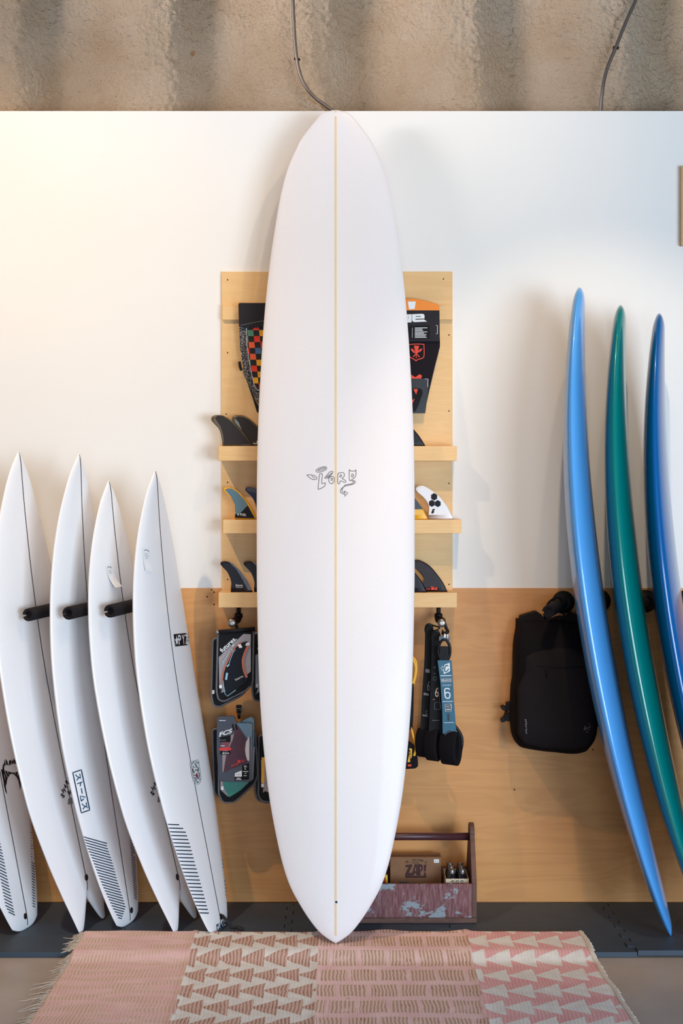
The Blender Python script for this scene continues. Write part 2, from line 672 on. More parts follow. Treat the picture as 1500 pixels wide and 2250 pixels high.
class Board:
    def __init__(s, tail, nose, n0, T, Rn, Rt, wf, notch=0.0, squash=0.0, tf=None, ground=0.0, v0=0.46, deckp=(2.2, 0.62)):
        s.tail, s.nose = Vector(tail), Vector(nose)
        s.ey = (s.nose - s.tail).normalized()
        s.L = (s.nose - s.tail).length
        n0 = Vector(n0)
        s.n = (n0 - s.ey * n0.dot(s.ey)).normalized()
        s.ex = s.ey.cross(s.n)
        s.T, s.Rn, s.Rt, s.v0, s.notch, s.squash = T, Rn, Rt, v0, notch, squash
        s.wf = wf if not isinstance(wf, list) else pchip(wf)
        s.tf = tf or pchip([(0, .30), (.06, .5), (.2, .8), (.4, .98), (.5, 1), (.65, .96), (.8, .78), (.92, .48), (1, .22)])
        s.deckp = deckp
        s.off = Vector((0, 0, 0))
        s._cache = None
        # rest on the ground
        lo = min(p.z for row in s.grid(24, 30) for p in row)
        s.off = Vector((0, 0, ground - lo))
    def rock(s, v):
        r = s.Rn * max(0, (v - s.v0) / (1 - s.v0)) ** 2.1 + s.Rt * max(0, (s.v0 - v) / s.v0) ** 2.0
        return r - (s.Rt + (s.Rn - s.Rt) * v)
    def y0(s, a):
        a = abs(a)
        return s.notch * (1 - a) ** 1.7 + (0.02 * a ** 5 if s.notch else 0.0) + s.squash * a ** 3.5
    def edge(s, a, y):
        st = s.y0(a)
        t = (y - st) / (s.L - st)
        e0 = min(1.0, max(0.0, t * s.L / 0.05))
        e1 = min(1.0, max(0.0, (1 - t) * s.L / 0.06))
        return math.sqrt(max(0, 1 - (1 - e0) ** 2)) * math.sqrt(max(0, 1 - (1 - e1) ** 2))
    def local(s, a, y, side):
        v = y / s.L
        w = s.wf(v)
        t = s.T * s.tf(v) * s.edge(a, y)
        t = min(t, w * 1.6)
        aa = min(1.0, abs(a))
        if side > 0:
            z = 0.58 * t * (1 - aa ** s.deckp[0]) ** s.deckp[1]
        else:
            z = -0.42 * t * (1 - aa ** 3.2) ** 0.55
        return a * w, y, z + s.rock(v)
    def world(s, x, y, z):
        return s.tail + s.off + s.ex * x + s.ey * y + s.n * z
    def grid(s, nu, nv):
        rows = []
        for j in range(nv + 1):
            t = j / nv
            t = 0.5 - 0.5 * math.cos(math.pi * t) if nv > 40 else t
            row = []
            for side in (1, -1):
                for i in range(nu):
                    th = math.pi * i / nu
                    a = -math.cos(th) if side > 0 else math.cos(th)
                    st = s.y0(a)
                    row.append(s.world(*s.local(a, st + t * (s.L - st), side)))
            rows.append(row)
        return rows
    def deck(s, x, y, lift=0.0009):
        w = max(1e-4, s.wf(y / s.L))
        X, Y, Z = s.local(max(-1, min(1, x / w)), y, 1)
        return s.world(X, Y, Z + lift)
    def body(s, name, m, parent, nu=28, nv=110):
        rows = s.grid(nu, nv)
        mb = MB()
        n = len(rows[0])
        vs_ = [p for r in rows for p in r]
        fs = [(j * n + i, j * n + (i + 1) % n, (j + 1) * n + (i + 1) % n, (j + 1) * n + i) for j in range(len(rows) - 1) for i in range(n)]
        mb.add(vs_, fs, True)
        mb.v = mb.v
        return mb.build(name, m, parent)
    def strip(s, name, m, parent, half, y_a, y_b, n=90, lift=0.0007, xc=0.0):
        """a thin strip along the deck centre (stringer)"""
        pts = []
        for i in range(n + 1):
            y = y_a + (y_b - y_a) * i / n
            pts += [s.deck(xc - half, y, lift), s.deck(xc + half, y, lift)]
        mb = MB()
        mb.add(pts, [(2 * i, 2 * i + 1, 2 * i + 3, 2 * i + 2) for i in range(n)], True)
        return mb.build(name, m, parent, fix=False)
    def samples(s):
        if s._cache is None:
            s._cache = []
            for j in range(141):
                for i in range(81):
                    a = -1 + 2 * i / 80
                    st = s.y0(a)
                    y = st + (s.L - st) * (0.002 + 0.996 * j / 140)
                    x = a * s.wf(y / s.L)
                    q = proj(s.deck(x, y))
                    s._cache.append((q[0], q[1], x, y))
        return s._cache
    def unproject(s, px, py, lift=0.0009):
        """point of the deck that shows at photo pixel (px, py)"""
        b = min(s.samples(), key=lambda q: (q[0] - px) ** 2 + (q[1] - py) ** 2)
        x, y = b[2], b[3]
        h = 0.0005
        for _ in range(3):
            q = proj(s.deck(x, y)); qx = proj(s.deck(x + h, y)); qy = proj(s.deck(x, y + h))
            a, c = (qx[0] - q[0]) / h, (qx[1] - q[1]) / h
            b_, d_ = (qy[0] - q[0]) / h, (qy[1] - q[1]) / h
            det = a * d_ - b_ * c
            if abs(det) < 1e-3:
                break
            ex, ey_ = px - q[0], py - q[1]
            dx = max(-0.01, min(0.01, (d_ * ex - b_ * ey_) / det))
            dy = max(-0.01, min(0.01, (-c * ex + a * ey_) / det))
            x += dx; y += dy
            w = s.wf(y / s.L)
            x = max(-w, min(w, x))
        return s.deck(x, y, lift)
    def on(s, lift=0.0009):
        return lambda px, py: s.unproject(px, py, lift)

M_BW = mat('white_board_gloss', (247, 245, 247), 0.34, coat=0.25, c2=(243, 241, 243), scale=6)
M_LB = mat('white_longboard_satin', (233, 227, 228), 0.42, coat=0.06, c2=(229, 223, 225), scale=90)
M_STR = mat('dark_stringer', (70, 48, 40), 0.6, spec=0.2)
M_STRL = mat('pale_wood_stringer', (238, 206, 158), 0.5, c2=(226, 190, 140), scale=60)
M_INK = mat('black_ink', (20, 16, 24), 0.6, spec=0.25)
M_INKB = mat('blue_black_ink', (24, 44, 68), 0.5)
M_GINK = mat('grey_pencil_ink', (120, 108, 108), 0.6)
M_PLUG = mat('black_plug', (24, 20, 24), 0.4)
M_PAPER = mat('white_paper_tag', (240, 240, 242), 0.7)
M_WHITE = mat('white_print', (236, 236, 238), 0.6)
M_GREYINK = mat('grey_print', (128, 126, 130), 0.6)
M_RED = mat('red_print', (196, 40, 44), 0.5)

# ---- the longboard in front
LBT = G(737, 2073, 0.0125)
lb_tail = LBT
lb_nose = P(737, 242, 0.17)
_meas = [(241, 0), (247, 26), (260, 40), (281, 58), (308, 78), (322, 85), (347, 97), (367, 105), (415, 118.5), (431, 122), (487, 132), (526, 138), (560, 143),
         (664, 154.5), (780, 163), (906, 169.5), (1000, 172.5), (1100, 173.5), (1230, 173.5), (1350, 172), (1507, 167.5), (1600, 161.5), (1700, 152), (1750, 145.5),
         (1846, 128), (1894, 117), (1942, 101.5), (1990, 76.5), (2026, 53), (2050, 33), (2064, 15), (2073, 0)]
_mf = pchip(_meas)
class LB(Board):
    pass
def lb_wf(v):
    y = v * lb_L
    p = lb_tail + lb_ey * y + Vector((0, -1, 0)) * _lbrock(v)
    q = proj(p)
    return max(0.0, _mf(q[1])) / (F / (D + p.y))
lb_ey = (lb_nose - lb_tail).normalized()
lb_L = (lb_nose - lb_tail).length
def _lbrock(v):
    r = 0.13 * max(0, (v - 0.46) / 0.54) ** 2.1 + 0.07 * max(0, (0.46 - v) / 0.46) ** 2.0
    return r - (0.07 + 0.06 * v)
lb = Board(lb_tail, lb_nose, (0, -1, 0), 0.075, 0.13, 0.07, lb_wf, ground=0.0125,
           tf=pchip([(0, .16), (.06, .42), (.2, .8), (.4, .98), (.5, 1), (.65, .96), (.8, .78), (.92, .5), (1, .2)]))
t = thing('longboard', 'tall white longboard standing upright in the centre with a hand-drawn winged logo', 'surfboard', lb_tail)
lb.body('board_body', M_LB, t, 40, 150)
lb.strip('stringer', M_STRL, t, 0.0035, 0.004, lb.L - 0.004)
o = lb.unproject(738.5, 1982.0, 0.0)
MB().lathe(o, [(0.0068, -0.004), (0.0068, 0.0012), (0.0045, 0.0014), (0.0045, -0.001)], 20, lb.n).build('leash_plug', M_WHITE, t)
MB().lathe(o, [(0.0042, -0.003), (0.0042, 0.0016), (0.001, 0.0017)], 16, lb.n).build('leash_cup', M_PLUG, t)
# the logo, drawn in outline
def zp(pts, ox=640, oy=1000, sc=8.333):
    return [(ox + x / sc, oy + y / sc) for x, y in pts]
mb = MB()
m_ = lb.on(0.0008)
LW = 1.35
for ln in [
    curve_pts([(455, 270), (520, 230), (600, 212), (645, 225), (635, 260), (560, 300), (480, 312), (452, 290), (455, 270)], 5),
    curve_pts([(480, 282), (530, 250), (600, 232), (622, 240), (560, 268), (500, 284), (480, 282)], 4),
    curve_pts([(280, 362), (350, 360), (420, 375), (465, 410), (460, 438), (405, 445), (360, 430), (320, 400), (280, 362)], 4),
    [(370, 380), (430, 420)],
    curve_pts([(515, 345), (560, 340), (566, 380), (555, 518), (615, 505), (620, 530), (598, 575), (500, 625), (490, 600), (500, 480), (515, 345)], 4),
    curve_pts([(605, 420), (650, 370), (700, 310), (755, 296), (755, 325), (738, 350), (715, 375), (690, 405), (650, 420), (605, 420)], 4),
    [(640, 402), (745, 325)], [(660, 412), (728, 362)],
    curve_pts([(735, 385), (690, 420), (682, 460), (700, 505), (735, 522), (775, 490), (788, 440), (770, 395), (735, 385)], 5),
    curve_pts([(742, 415), (726, 435), (735, 465), (750, 455), (755, 430), (742, 415)], 4),
    curve_pts([(850, 335), (900, 320), (955, 325), (972, 365), (950, 410), (930, 428), (990, 465), (995, 485), (970, 497), (898, 470), (880, 520), (850, 512), (848, 430), (850, 335)], 4),
    curve_pts([(890, 362), (920, 365), (915, 390), (888, 402), (890, 362)], 4),
    curve_pts([(1060, 262), (1085, 288), (1130, 292), (1165, 288), (1180, 268), (1182, 350), (1165, 400), (1120, 440), (1062, 458), (1060, 262)], 4),
    curve_pts([(1105, 345), (1135, 350), (1135, 385), (1105, 402), (1105, 345)], 4),
    curve_pts([(1062, 460), (1120, 465), (1165, 475), (1160, 510), (1100, 540), (1000, 560), (930, 600), (900, 640), (910, 690), (970, 712)], 5),
    curve_pts([(1120, 470), (1140, 495), (1080, 530), (990, 545), (945, 600), (925, 640), (945, 680), (985, 690)], 5),
    [(965, 655), (1035, 690), (970, 755), (985, 705)], [(965, 655), (985, 690)],
]:
    decal_line(mb, m_, zp(ln), LW, seg=6)
mb.build('logo_print', M_GINK, t, fix=False)

# ---- shortboards in the left rack
SB_W = [(0, .32), (.015, .38), (.04, .46), (.09, .59), (.17, .745), (.3, .915), (.44, 1), (.56, .985), (.68, .90), (.78, .765), (.86, .59), (.92, .40), (.96, .24), (.985, .10), (1, 0.004)]
FISH_W = [(0, .38), (.04, .47), (.09, .59), (.17, .76), (.3, .95), (.44, 1), (.56, .985), (.68, .90), (.78, .765), (.86, .59), (.92, .40), (.96, .24), (.985, .10), (1, 0.004)]
def outline(tbl, W):
    return [(a, b * W) for a, b in tbl]
YAW = math.radians(72)
N0 = (math.sin(YAW), -math.cos(YAW), 0)

def short(label, nose_px, nose_d, tail_px, fish, W=0.242, T=0.064):
    nose = P(nose_px[0], nose_px[1], nose_d)
    tl = G(tail_px[0], tail_px[1], 0.0)
    b = Board(tl, nose, N0, T, 0.10, 0.034, outline(FISH_W if fish else SB_W, W), notch=0.135 if fish else 0.0, squash=0.0 if fish else 0.022)
    t = thing('shortboard', label, 'surfboard', (tl.x, tl.y, 0.0), 'white shortboards racked on the left')
    b.body('board_body', M_BW, t)
    b.strip('stringer', M_STR, t, 0.0024, (b.y0(0) + 0.012), b.L - 0.004)
    return b, t

def plug(b, t, px, py, r=0.011):
    c = b.unproject(px, py, 0.0)
    MB().lathe(c, [(r, -0.003), (r, 0.0014), (r * 0.6, 0.0022), (r * 0.15, 0.0024)], 18, b.n).build('leash_plug', M_PLUG, t)

def stripes(b, t, rows, w, mat_=None):
    """rows: list of ((x0,y0),(x1,y1)) lines printed on the board"""
    mb = MB()
    for a, c in rows:
        decal_line(mb, b.on(0.0008), [a, c], w, seg=5)
    mb.build('tail_pad_print', mat_ or M_INKB, t, fix=False)

def lerp_at(tbl, y):
    if y <= tbl[0][1]:
        return tbl[0][0]
    for (xa, ya), (xb, yb) in zip(tbl[:-1], tbl[1:]):
        if y <= yb:
            return xa + (xb - xa) * (y - ya) / (yb - ya)
    return tbl[-1][0]

def pad_rows(left, right, y_a, y_b, step, slope):
    out = []
    y = y_a
    while y <= y_b:
        x0 = lerp_at(left, y)
        x1 = lerp_at(right, y + slope * 20)
        out.append(((x0, y), (x1, y + slope * (x1 - x0))))
        y += step
    return out

# board at the far left edge of the picture
bA, tA = short('white shortboard cut off by the left edge, spiky black flame logo on its deck', (-88, 1008), 0.28, (58, 2040), False)
plug(bA, tA, 56, 2013)
sp = lambda pts: zp(pts, 0, 1650, 20.45)
mb = MB()
decal_poly(mb, bA.on(0.0008), sp([(45, 805), (105, 850), (130, 620), (165, 600), (185, 560), (215, 350), (235, 560), (265, 360), (340, 480), (360, 620), (395, 600), (415, 410), (470, 440), (495, 370),
    (520, 470), (550, 370), (590, 480), (625, 320), (660, 410), (690, 390), (740, 500), (800, 520), (830, 460), (860, 600), (890, 700), (940, 630), (915, 900), (910, 1250), (940, 1400), (935, 1600),
    (890, 1750), (880, 1550), (830, 1320), (740, 1150), (640, 1060), (530, 1010), (440, 1060), (370, 1180), (320, 1300), (300, 1470), (265, 1550), (270, 1650), (320, 1940), (250, 1830), (190, 1600), (150, 1300), (110, 1150)]))
mb.build('logo_print', M_INK, tA, fix=False)
mb = MB()
for ln in ([(235, 400), (260, 600), (330, 720), (440, 880)], [(180, 650), (210, 900), (330, 1200)], [(450, 560), (490, 780)], [(610, 500), (622, 650)], [(740, 610), (742, 740)],
           [(820, 500), (830, 850), (770, 1100)], [(600, 800), (600, 910)], [(660, 750), (670, 1050)], [(180, 1050), (222, 1280)], [(300, 860), (370, 1050)], [(520, 400), (515, 620)], [(870, 980), (870, 1180)]):
    decal_line(mb, bA.on(0.0016), sp(curve_pts(ln, 4)), 0.85)
mb.build('logo_print', M_BW, tA, fix=False)
stripes(bA, tA, pad_rows([(-30, 1800), (-8, 1880), (12, 1990), (22, 2010)], [(0, 1848), (11, 1902), (22, 1958), (34, 2018)], 1838, 2004, 7.2, 0.5), 2.2)
stripes(bA, tA, pad_rows([(66, 1764), (69, 1900), (72, 2000)], [(72, 1764), (76, 1850), (77, 2000)], 1768, 1992, 6.0, 0.6), 1.8)

bB, tB = short('white fish-tail shortboard, second from the left edge, under the leftmost foam peg', (40, 985), 0.28, (206, 2036), True, 0.25)
plug(bB, tB, 190, 1928, 0.012)
bC, tC = short('white shortboard with a boxed row of Japanese characters on its deck', (173, 997), 0.28, (283, 2030), False)
plug(bC, tC, 289, 2000)
bD, tD = short('white fish-tail shortboard with a loose paper tag, between the boxed-logo and rope-loop boards', (238, 1050), 0.28, (411, 2036), True, 0.25)
plug(bD, tD, 390, 1927, 0.012)
bE, tE = short('white shortboard nearest the display rack, rope loop at its tail and star logos', (340, 1033), 0.28, (482, 2043), False)

def sharp_logo(b, t, x, y):
    mb = MB()
    m = b.on(0.0008)
    for ch, dx, dy, r in (('S', 10, 70, 62), ('H', 12, 59, 58), ('A', 15.5, 49.5, 54), ('R', 20, 41, 48), ('P', 25, 34, 42)):
        decal_text(mb, m, ch, x + dx - 0, y + dy, 6.8, 10, r - 35 + 10, 0.05)
    decal_text(mb, m, 'Surf', x + 26, y + 61, 13, 9, 48, 0.04, shear=0.3)
    decal_text(mb, m, 'boards', x + 32, y + 50, 10, 6, 48, 0.04, shear=0.3)
    mb.build('logo_print', M_INK, t, fix=False)
    mb = MB()
    decal_poly(mb, m, [(x + 22, y + 77), (x + 30, y + 74), (x + 32, y + 88), (x + 21, y + 90)])
    mb.build('logo_print', M_GREYINK, t, fix=False)
sharp_logo(bB, tB, 128, 1678)
sharp_logo(bD, tD, 325, 1673)

# boxed katakana
kk = lambda pts: zp(pts, 130, 1680, 18.75)
mb = MB()
m = bC.on(0.0008)
decal_line(mb, m, kk([(565, 335), (915, 215), (1260, 1870), (915, 1990)]), 2.4, seg=4, closed=True)
mb.build('logo_print', M_INKB, tC, fix=False)
mb = MB()
for ln in ([(850, 375), (885, 560), (700, 500)][:2] + [(790, 535)], [(670, 405), (740, 490), (890, 560)], [(800, 545), (720, 655)],
           [(735, 795), (965, 710)], [(890, 745), (870, 895)], [(912, 975), (955, 1195)],
           [(1085, 1345), (870, 1290), (915, 1510)], [(915, 1510), (1020, 1400)],
           [(1115, 1560), (1150, 1745), (1040, 1730)], [(930, 1605), (1010, 1690), (1150, 1745)], [(1060, 1730), (975, 1845)], [(1165, 1760), (1190, 1800)]):
    decal_line(mb, m, kk(ln), 2.2, seg=4)
mb.build('logo_print', mat('teal_ink', (20, 78, 110), 0.5), tC, fix=False)
stripes(bC, tC, pad_rows([(180, 1837), (201, 1884), (224, 1943), (248, 1996), (264, 2024)], [(235, 1851), (246, 1884), (257.6, 1928), (276, 1988), (267, 2026)], 1838, 2018, 6.6, 0.28), 2.3)
stripes(bC, tC, pad_rows([(283, 1800), (288, 1880), (295, 1975)], [(286, 1800), (297, 1880), (301, 1975)], 1812, 1972, 5.5, 0.8), 1.7)

# the board with star logos
m = bE.on(0.0008)
mb = MB()
decal_quad(mb, m, [(381.5, 1393.5), (416, 1390), (421, 1416.5), (385, 1420.5)], 12, 8)
mb.build('logo_print', M_INK, tE, fix=False)
mb = MB()
m2 = bE.on(0.0015)
def star(cx, cy, rx, ry, rot=0):
    return [(cx + (rx if i % 2 == 0 else rx * .42) * math.sin(math.radians(36 * i + rot)), cy - (ry if i % 2 == 0 else ry * .42) * math.cos(math.radians(36 * i + rot))) for i in range(10)]
decal_poly(mb, m2, star(388, 1407.5, 4.6, 12, -6))
for ch, x in (('P', 394.8), ('Y', 402.6), ('Z', 409.3), ('E', 415.6)):
    decal_text(mb, m2, ch, x, 1405.5 - (x - 395) * 0.06, 6.0 if ch != 'E' else 4.6, 21, 6, 0.015)
mb.build('logo_print', M_WHITE, tE, fix=False)
# shield sticker
tz = lambda pts: zp(pts, 410, 1655, 28.1)
mb = MB()
out = tz([(200, 550), (470, 470), (700, 400), (740, 500), (800, 900), (860, 1300), (890, 1550), (830, 1800), (690, 1930), (540, 1870), (400, 1700), (320, 1400), (240, 900)])
decal_poly(mb, m, out)
mb.build('sticker_print', mat('sticker_cream', (222, 228, 228), 0.5), tE, fix=False)
mb = MB()
decal_line(mb, m2, out, 0.6, closed=True)
decal_text(mb, m2, 'WHITE', 410 + 370 / 28.1, 1655 + 610 / 28.1, 9, 3.4, 38, 0.0)
decal_text(mb, m2, 'TIGER', 410 + 630 / 28.1, 1655 + 570 / 28.1, 8, 4, -22, 0.0)
for ln in ([(480, 690), (540, 660), (600, 780)], [(400, 800), (460, 900)], [(580, 740), (600, 900)], [(680, 830), (740, 1080)], [(380, 950), (370, 1180)], [(440, 1080), (460, 1230)], [(650, 1000), (700, 1180)],
           [(470, 1480), (560, 1600), (610, 1650)], [(780, 1430), (700, 1600)], [(760, 1180), (780, 1430)], [(440, 1360), (540, 1360)], [(600, 1700), (660, 1820), (740, 1750)]):
    decal_line(mb, m2, tz(ln), 1.7)
mb.build('sticker_print', M_INKB, tE, fix=False)
mb = MB()
decal_poly(mb, bE.on(0.0018), tz([(600, 1220), (650, 1250), (690, 1420), (650, 1600), (580, 1480), (550, 1350)]))
decal_poly(mb, bE.on(0.0018), tz([(520, 1640), (550, 1740), (460, 1740)]))
decal_poly(mb, bE.on(0.0018), tz([(760, 1580), (840, 1580), (800, 1680)]))
decal_poly(mb, bE.on(0.0018), tz([(500, 1020), (610, 1000), (570, 1110)]))
mb.build('sticker_print', mat('crimson_ink', (138, 20, 48), 0.5), tE, fix=False)
stripes(bE, tE, pad_rows([(356, 1810), (365, 1839), (381, 1891), (400, 1947), (428, 2009)], [(392, 1810), (407, 1824), (418, 1857), (429, 1898), (444, 1951), (459, 2007)], 1811, 2008, 8.1, 0.03), 2.5)
stripes(bE, tE, pad_rows([(477, 1780), (484, 1861), (492, 1930), (497, 1977)], [(482, 1780), (491, 1861), (501, 1930), (506, 1977)], 1786, 1974, 7.5, 0.5), 1.7)
mb = MB()
decal_quad(mb, m, zp([(270, 740), (560, 570), (700, 720), (300, 980)], 460, 1990, 17.65), 8, 6)
mb.build('logo_print', M_INKB, tE, fix=False)
mb = MB()
for ch, x, y in (('P', 395, 750), ('Y', 480, 710), ('Z', 555, 670)):
    decal_text(mb, m2, ch, 460 + x / 17.65, 1990 + y / 17.65, 4.4, 12, 24, 0.02)
decal_poly(mb, m2, star(460 + 330 / 17.65, 1990 + 850 / 17.65, 3, 6.5, 6))
mb.build('logo_print', M_WHITE, tE, fix=False)
plug(bE, tE, 485.5, 2014)
# rope leash loop: two strands from the plug to a knot lying on the mat
M_ROPE = mat('black_white_rope', (10, 8, 12), 0.8, spec=0.2, c2=(70, 66, 70), scale=300)
c0 = bE.unproject(486, 2013, 0.004)
k0 = G(512, 2037, 0.008)
k1 = G(535, 2041, 0.006)
mb = MB()
for dy in (-0.004, 0.004):
    pts = [c0 + Vector((0.002, 0, dy)), c0.lerp(k0, 0.3) + Vector((0, -0.012, 0.006 + dy)), c0.lerp(k0, 0.7) + Vector((0, -0.006, 0.002 + dy)), k0 + Vector((0, 0, dy * 0.6)),
           k0.lerp(k1, 0.5) + Vector((0, dy * 2, 0.003)), k1 + Vector((0, dy * 1.5, dy * 0.4))]
    mb.tube(curve_pts([tuple(p) for p in pts], 6), 0.0034, 8)
mb.lathe(k0 + Vector((-0.006, 0, 0.001)), [(0.002, -0.006), (0.006, -0.003), (0.0065, 0.003), (0.002, 0.007)], 12, (1, 0, 0.2))
mb.build('leash_loop', M_ROPE, tE)

def price_tag(b, t, c, curl=0.0):
    """paper tag stuck on the deck: corners tl, tr, br, bl in photo pixels"""
    mb = MB()
    nx, ny = 3, 10
    top = []
    for j in range(ny + 1):
        for i in range(nx + 1):
            u, v = i / nx, j / ny
            x = (c[0][0] * (1 - u) + c[1][0] * u) * (1 - v) + (c[3][0] * (1 - u) + c[2][0] * u) * v
            y = (c[0][1] * (1 - u) + c[1][1] * u) * (1 - v) + (c[3][1] * (1 - u) + c[2][1] * u) * v
            top.append(b.unproject(x, y, 0.0012 + curl * v ** 3))
    n = len(top)
    bot = [p - b.n * 0.0004 for p in top]
    fs = [(j * 4 + i, j * 4 + i + 1, j * 4 + i + 5, j * 4 + i + 4) for j in range(ny) for i in range(nx)]
    mb.add(top + bot, fs + [tuple(a + n for a in f[::-1]) for f in fs])
    o = mb.build('price_tag', M_PAPER, t, fix=False)
    mb = MB()
    lp = lambda u, v: (((c[0][0] * (1 - u) + c[1][0] * u) * (1 - v) + (c[3][0] * (1 - u) + c[2][0] * u) * v), ((c[0][1] * (1 - u) + c[1][1] * u) * (1 - v) + (c[3][1] * (1 - u) + c[2][1] * u) * v))
    mm = b.on(0.0018 + curl * 0.05)
    decal_line(mb, mm, [lp(.2, .13), lp(.4, .08), lp(.7, .1), lp(.82, .16)], 1.5)
    for k in range(5):
        decal_line(mb, mm, [lp(.2, .25 + .09 * k), lp(.62 + .1 * (k % 2), .27 + .09 * k)], 0.9)
    mb.build('tag_print', M_GREYINK, o, fix=False)
price_tag(bE, tE, [(312.5, 1203), (329, 1205), (333, 1256), (316, 1254)], 0.006)
price_tag(bD, tD, [(231.5, 1242), (244, 1240), (258, 1290), (243, 1293)], 0.02)

# ---- glossy coloured boards on the right
def gloss(name, c, c2):
    m, nt, b = new_mat(name)
    v = tex_obj(nt)
    nz = noise_tex(nt, v, 3.0, 2)
    nt.links.new(mixc(nt, nz, lin(c), lin(c2)), b.inputs['Base Color'])
    b.inputs['Roughness'].default_value = 0.22
    b.inputs['Coat Weight'].default_value = 0.45
    b.inputs['Coat Roughness'].default_value = 0.04
    return m
YB = math.radians(79)
NB = (math.sin(YB), -math.cos(YB), 0)
EGG_W = [(0, .02), (.01, .10), (.03, .24), (.06, .40), (.12, .63), (.22, .85), (.35, .975), (.48, 1), (.6, .98), (.72, .905), (.82, .78), (.9, .6), (.95, .43), (.98, .26), (.993, .14), (1, 0.01)]
def fun(label, nose_px, tail_px, m, W=0.275, T=0.106):
    nose = P(nose_px[0], nose_px[1], 0.26)
    tl = G(tail_px[0], tail_px[1], 0.0)
    b = Board(tl, nose, NB, T, 0.17, 0.085, outline(EGG_W, W), deckp=(2.0, 0.55), v0=0.44,
              tf=pchip([(0, .18), (.03, .34), (.1, .56), (.25, .86), (.45, 1), (.6, .98), (.75, .86), (.88, .66), (.96, .48), (1, .34)]))
    t = thing('funboard', label, 'surfboard', (tl.x, tl.y, 0.0), 'glossy coloured boards racked on the right')
    b.body('board_body', m, t, 36, 130)
    return b, t
b1, t1 = fun('light blue glossy surfboard, leftmost of the three coloured boards', (1272, 632), (1473, 2056), gloss('light_blue_resin', (88, 164, 234), (78, 154, 228)))
b2, t2 = fun('dark green glossy surfboard between the light blue and the navy boards', (1362, 671), (1560, 2056), gloss('green_resin', (0, 124, 120), (0, 112, 112)))
b3, t3 = fun('deep navy blue glossy surfboard at the right edge of the picture', (1447, 689), (1648, 2056), gloss('navy_resin', (0, 94, 164), (0, 84, 152)))
price_tag(b1, t1, [(1315.5, 1167), (1324, 1166), (1330, 1221), (1322, 1221)])
price_tag(b2, t2, [(1407.5, 1142), (1414, 1150), (1421.5, 1201), (1414, 1198)])
price_tag(b3, t3, [(1497, 1152), (1503, 1158), (1510, 1206), (1504, 1202)])

# ================================================================== display rack behind the longboard
BLK = mat('black_plastic', (14, 11, 16), 0.6, spec=0.25, c2=(20, 16, 22))
BLKC = mat('black_card', (34, 27, 32), 0.6, spec=0.25, c2=(28, 22, 28))
DKCARD = mat('near_black_card', (11, 8, 13), 0.6, spec=0.2)
SH_D = 0.115
rk = thing('fin_display_rack', 'pale birch wall rack with a back panel and three shallow shelves of fins', 'display rack', P(741, 1335, 0.0))
PB = P(487, 597, 0.012); PE = P(994, 1334, 0.012)
MB().box(PB.x, PE.x, -0.012, -0.0, PE.z, PB.z).build('back_panel', M_BIRCH, rk, bevel=0.001)
za, zb = P(0, 671, 0.02).z, P(0, 703, 0.02).z
MB().box(PB.x + 0.003, PE.x - 0.001, -0.026, -0.012, zb, za).build('cleat', M_BIRCH, rk, bevel=0.001)
SHELF = []
for (x0, x1, y0, y1) in ((480, 1003.5, 980, 1012.5), (490, 1013.5, 1142, 1172), (480, 1003.5, 1302.5, 1335)):
    a, b_ = P(x0, y0, SH_D), P(x1, y1, SH_D)
    MB().box(a.x, b_.x, -SH_D, -0.012, b_.z, a.z).build('shelf', M_BIRCH, rk, bevel=0.001)
    SHELF.append(a.z)
for px, py in ((500, 615), (500, 775), (497, 910), (974, 613), (986, 736), (986, 903), (500, 1060), (500, 1273), (986, 1062), (986, 1284)):
    MB().lathe(P(px, py, 0.0115), [(0.0028, 0), (0.0028, 0.001), (0.001, 0.0012)], 8, (0, -1, 0)).build('screw', MSCREW, rk)

# ---- traction pads hanging from the cleat
def mat_glitter():
    m, nt, b = new_mat('black_glitter_foam')
    v = tex_obj(nt)
    n = nt.nodes.new('ShaderNodeTexVoronoi')
    n.inputs['Scale'].default_value = 340
    nt.links.new(v, n.inputs['Vector'])
    f = N(nt, n.outputs['Distance']).lt(0.36)
    nz = noise_tex(nt, v, 600, 0)
    nt.links.new(mixc(nt, f * nz.gt(0.48), lin((26, 22, 28)), lin((236, 232, 236))), b.inputs['Base Color'])
    b.inputs['Roughness'].default_value = 0.7
    return m

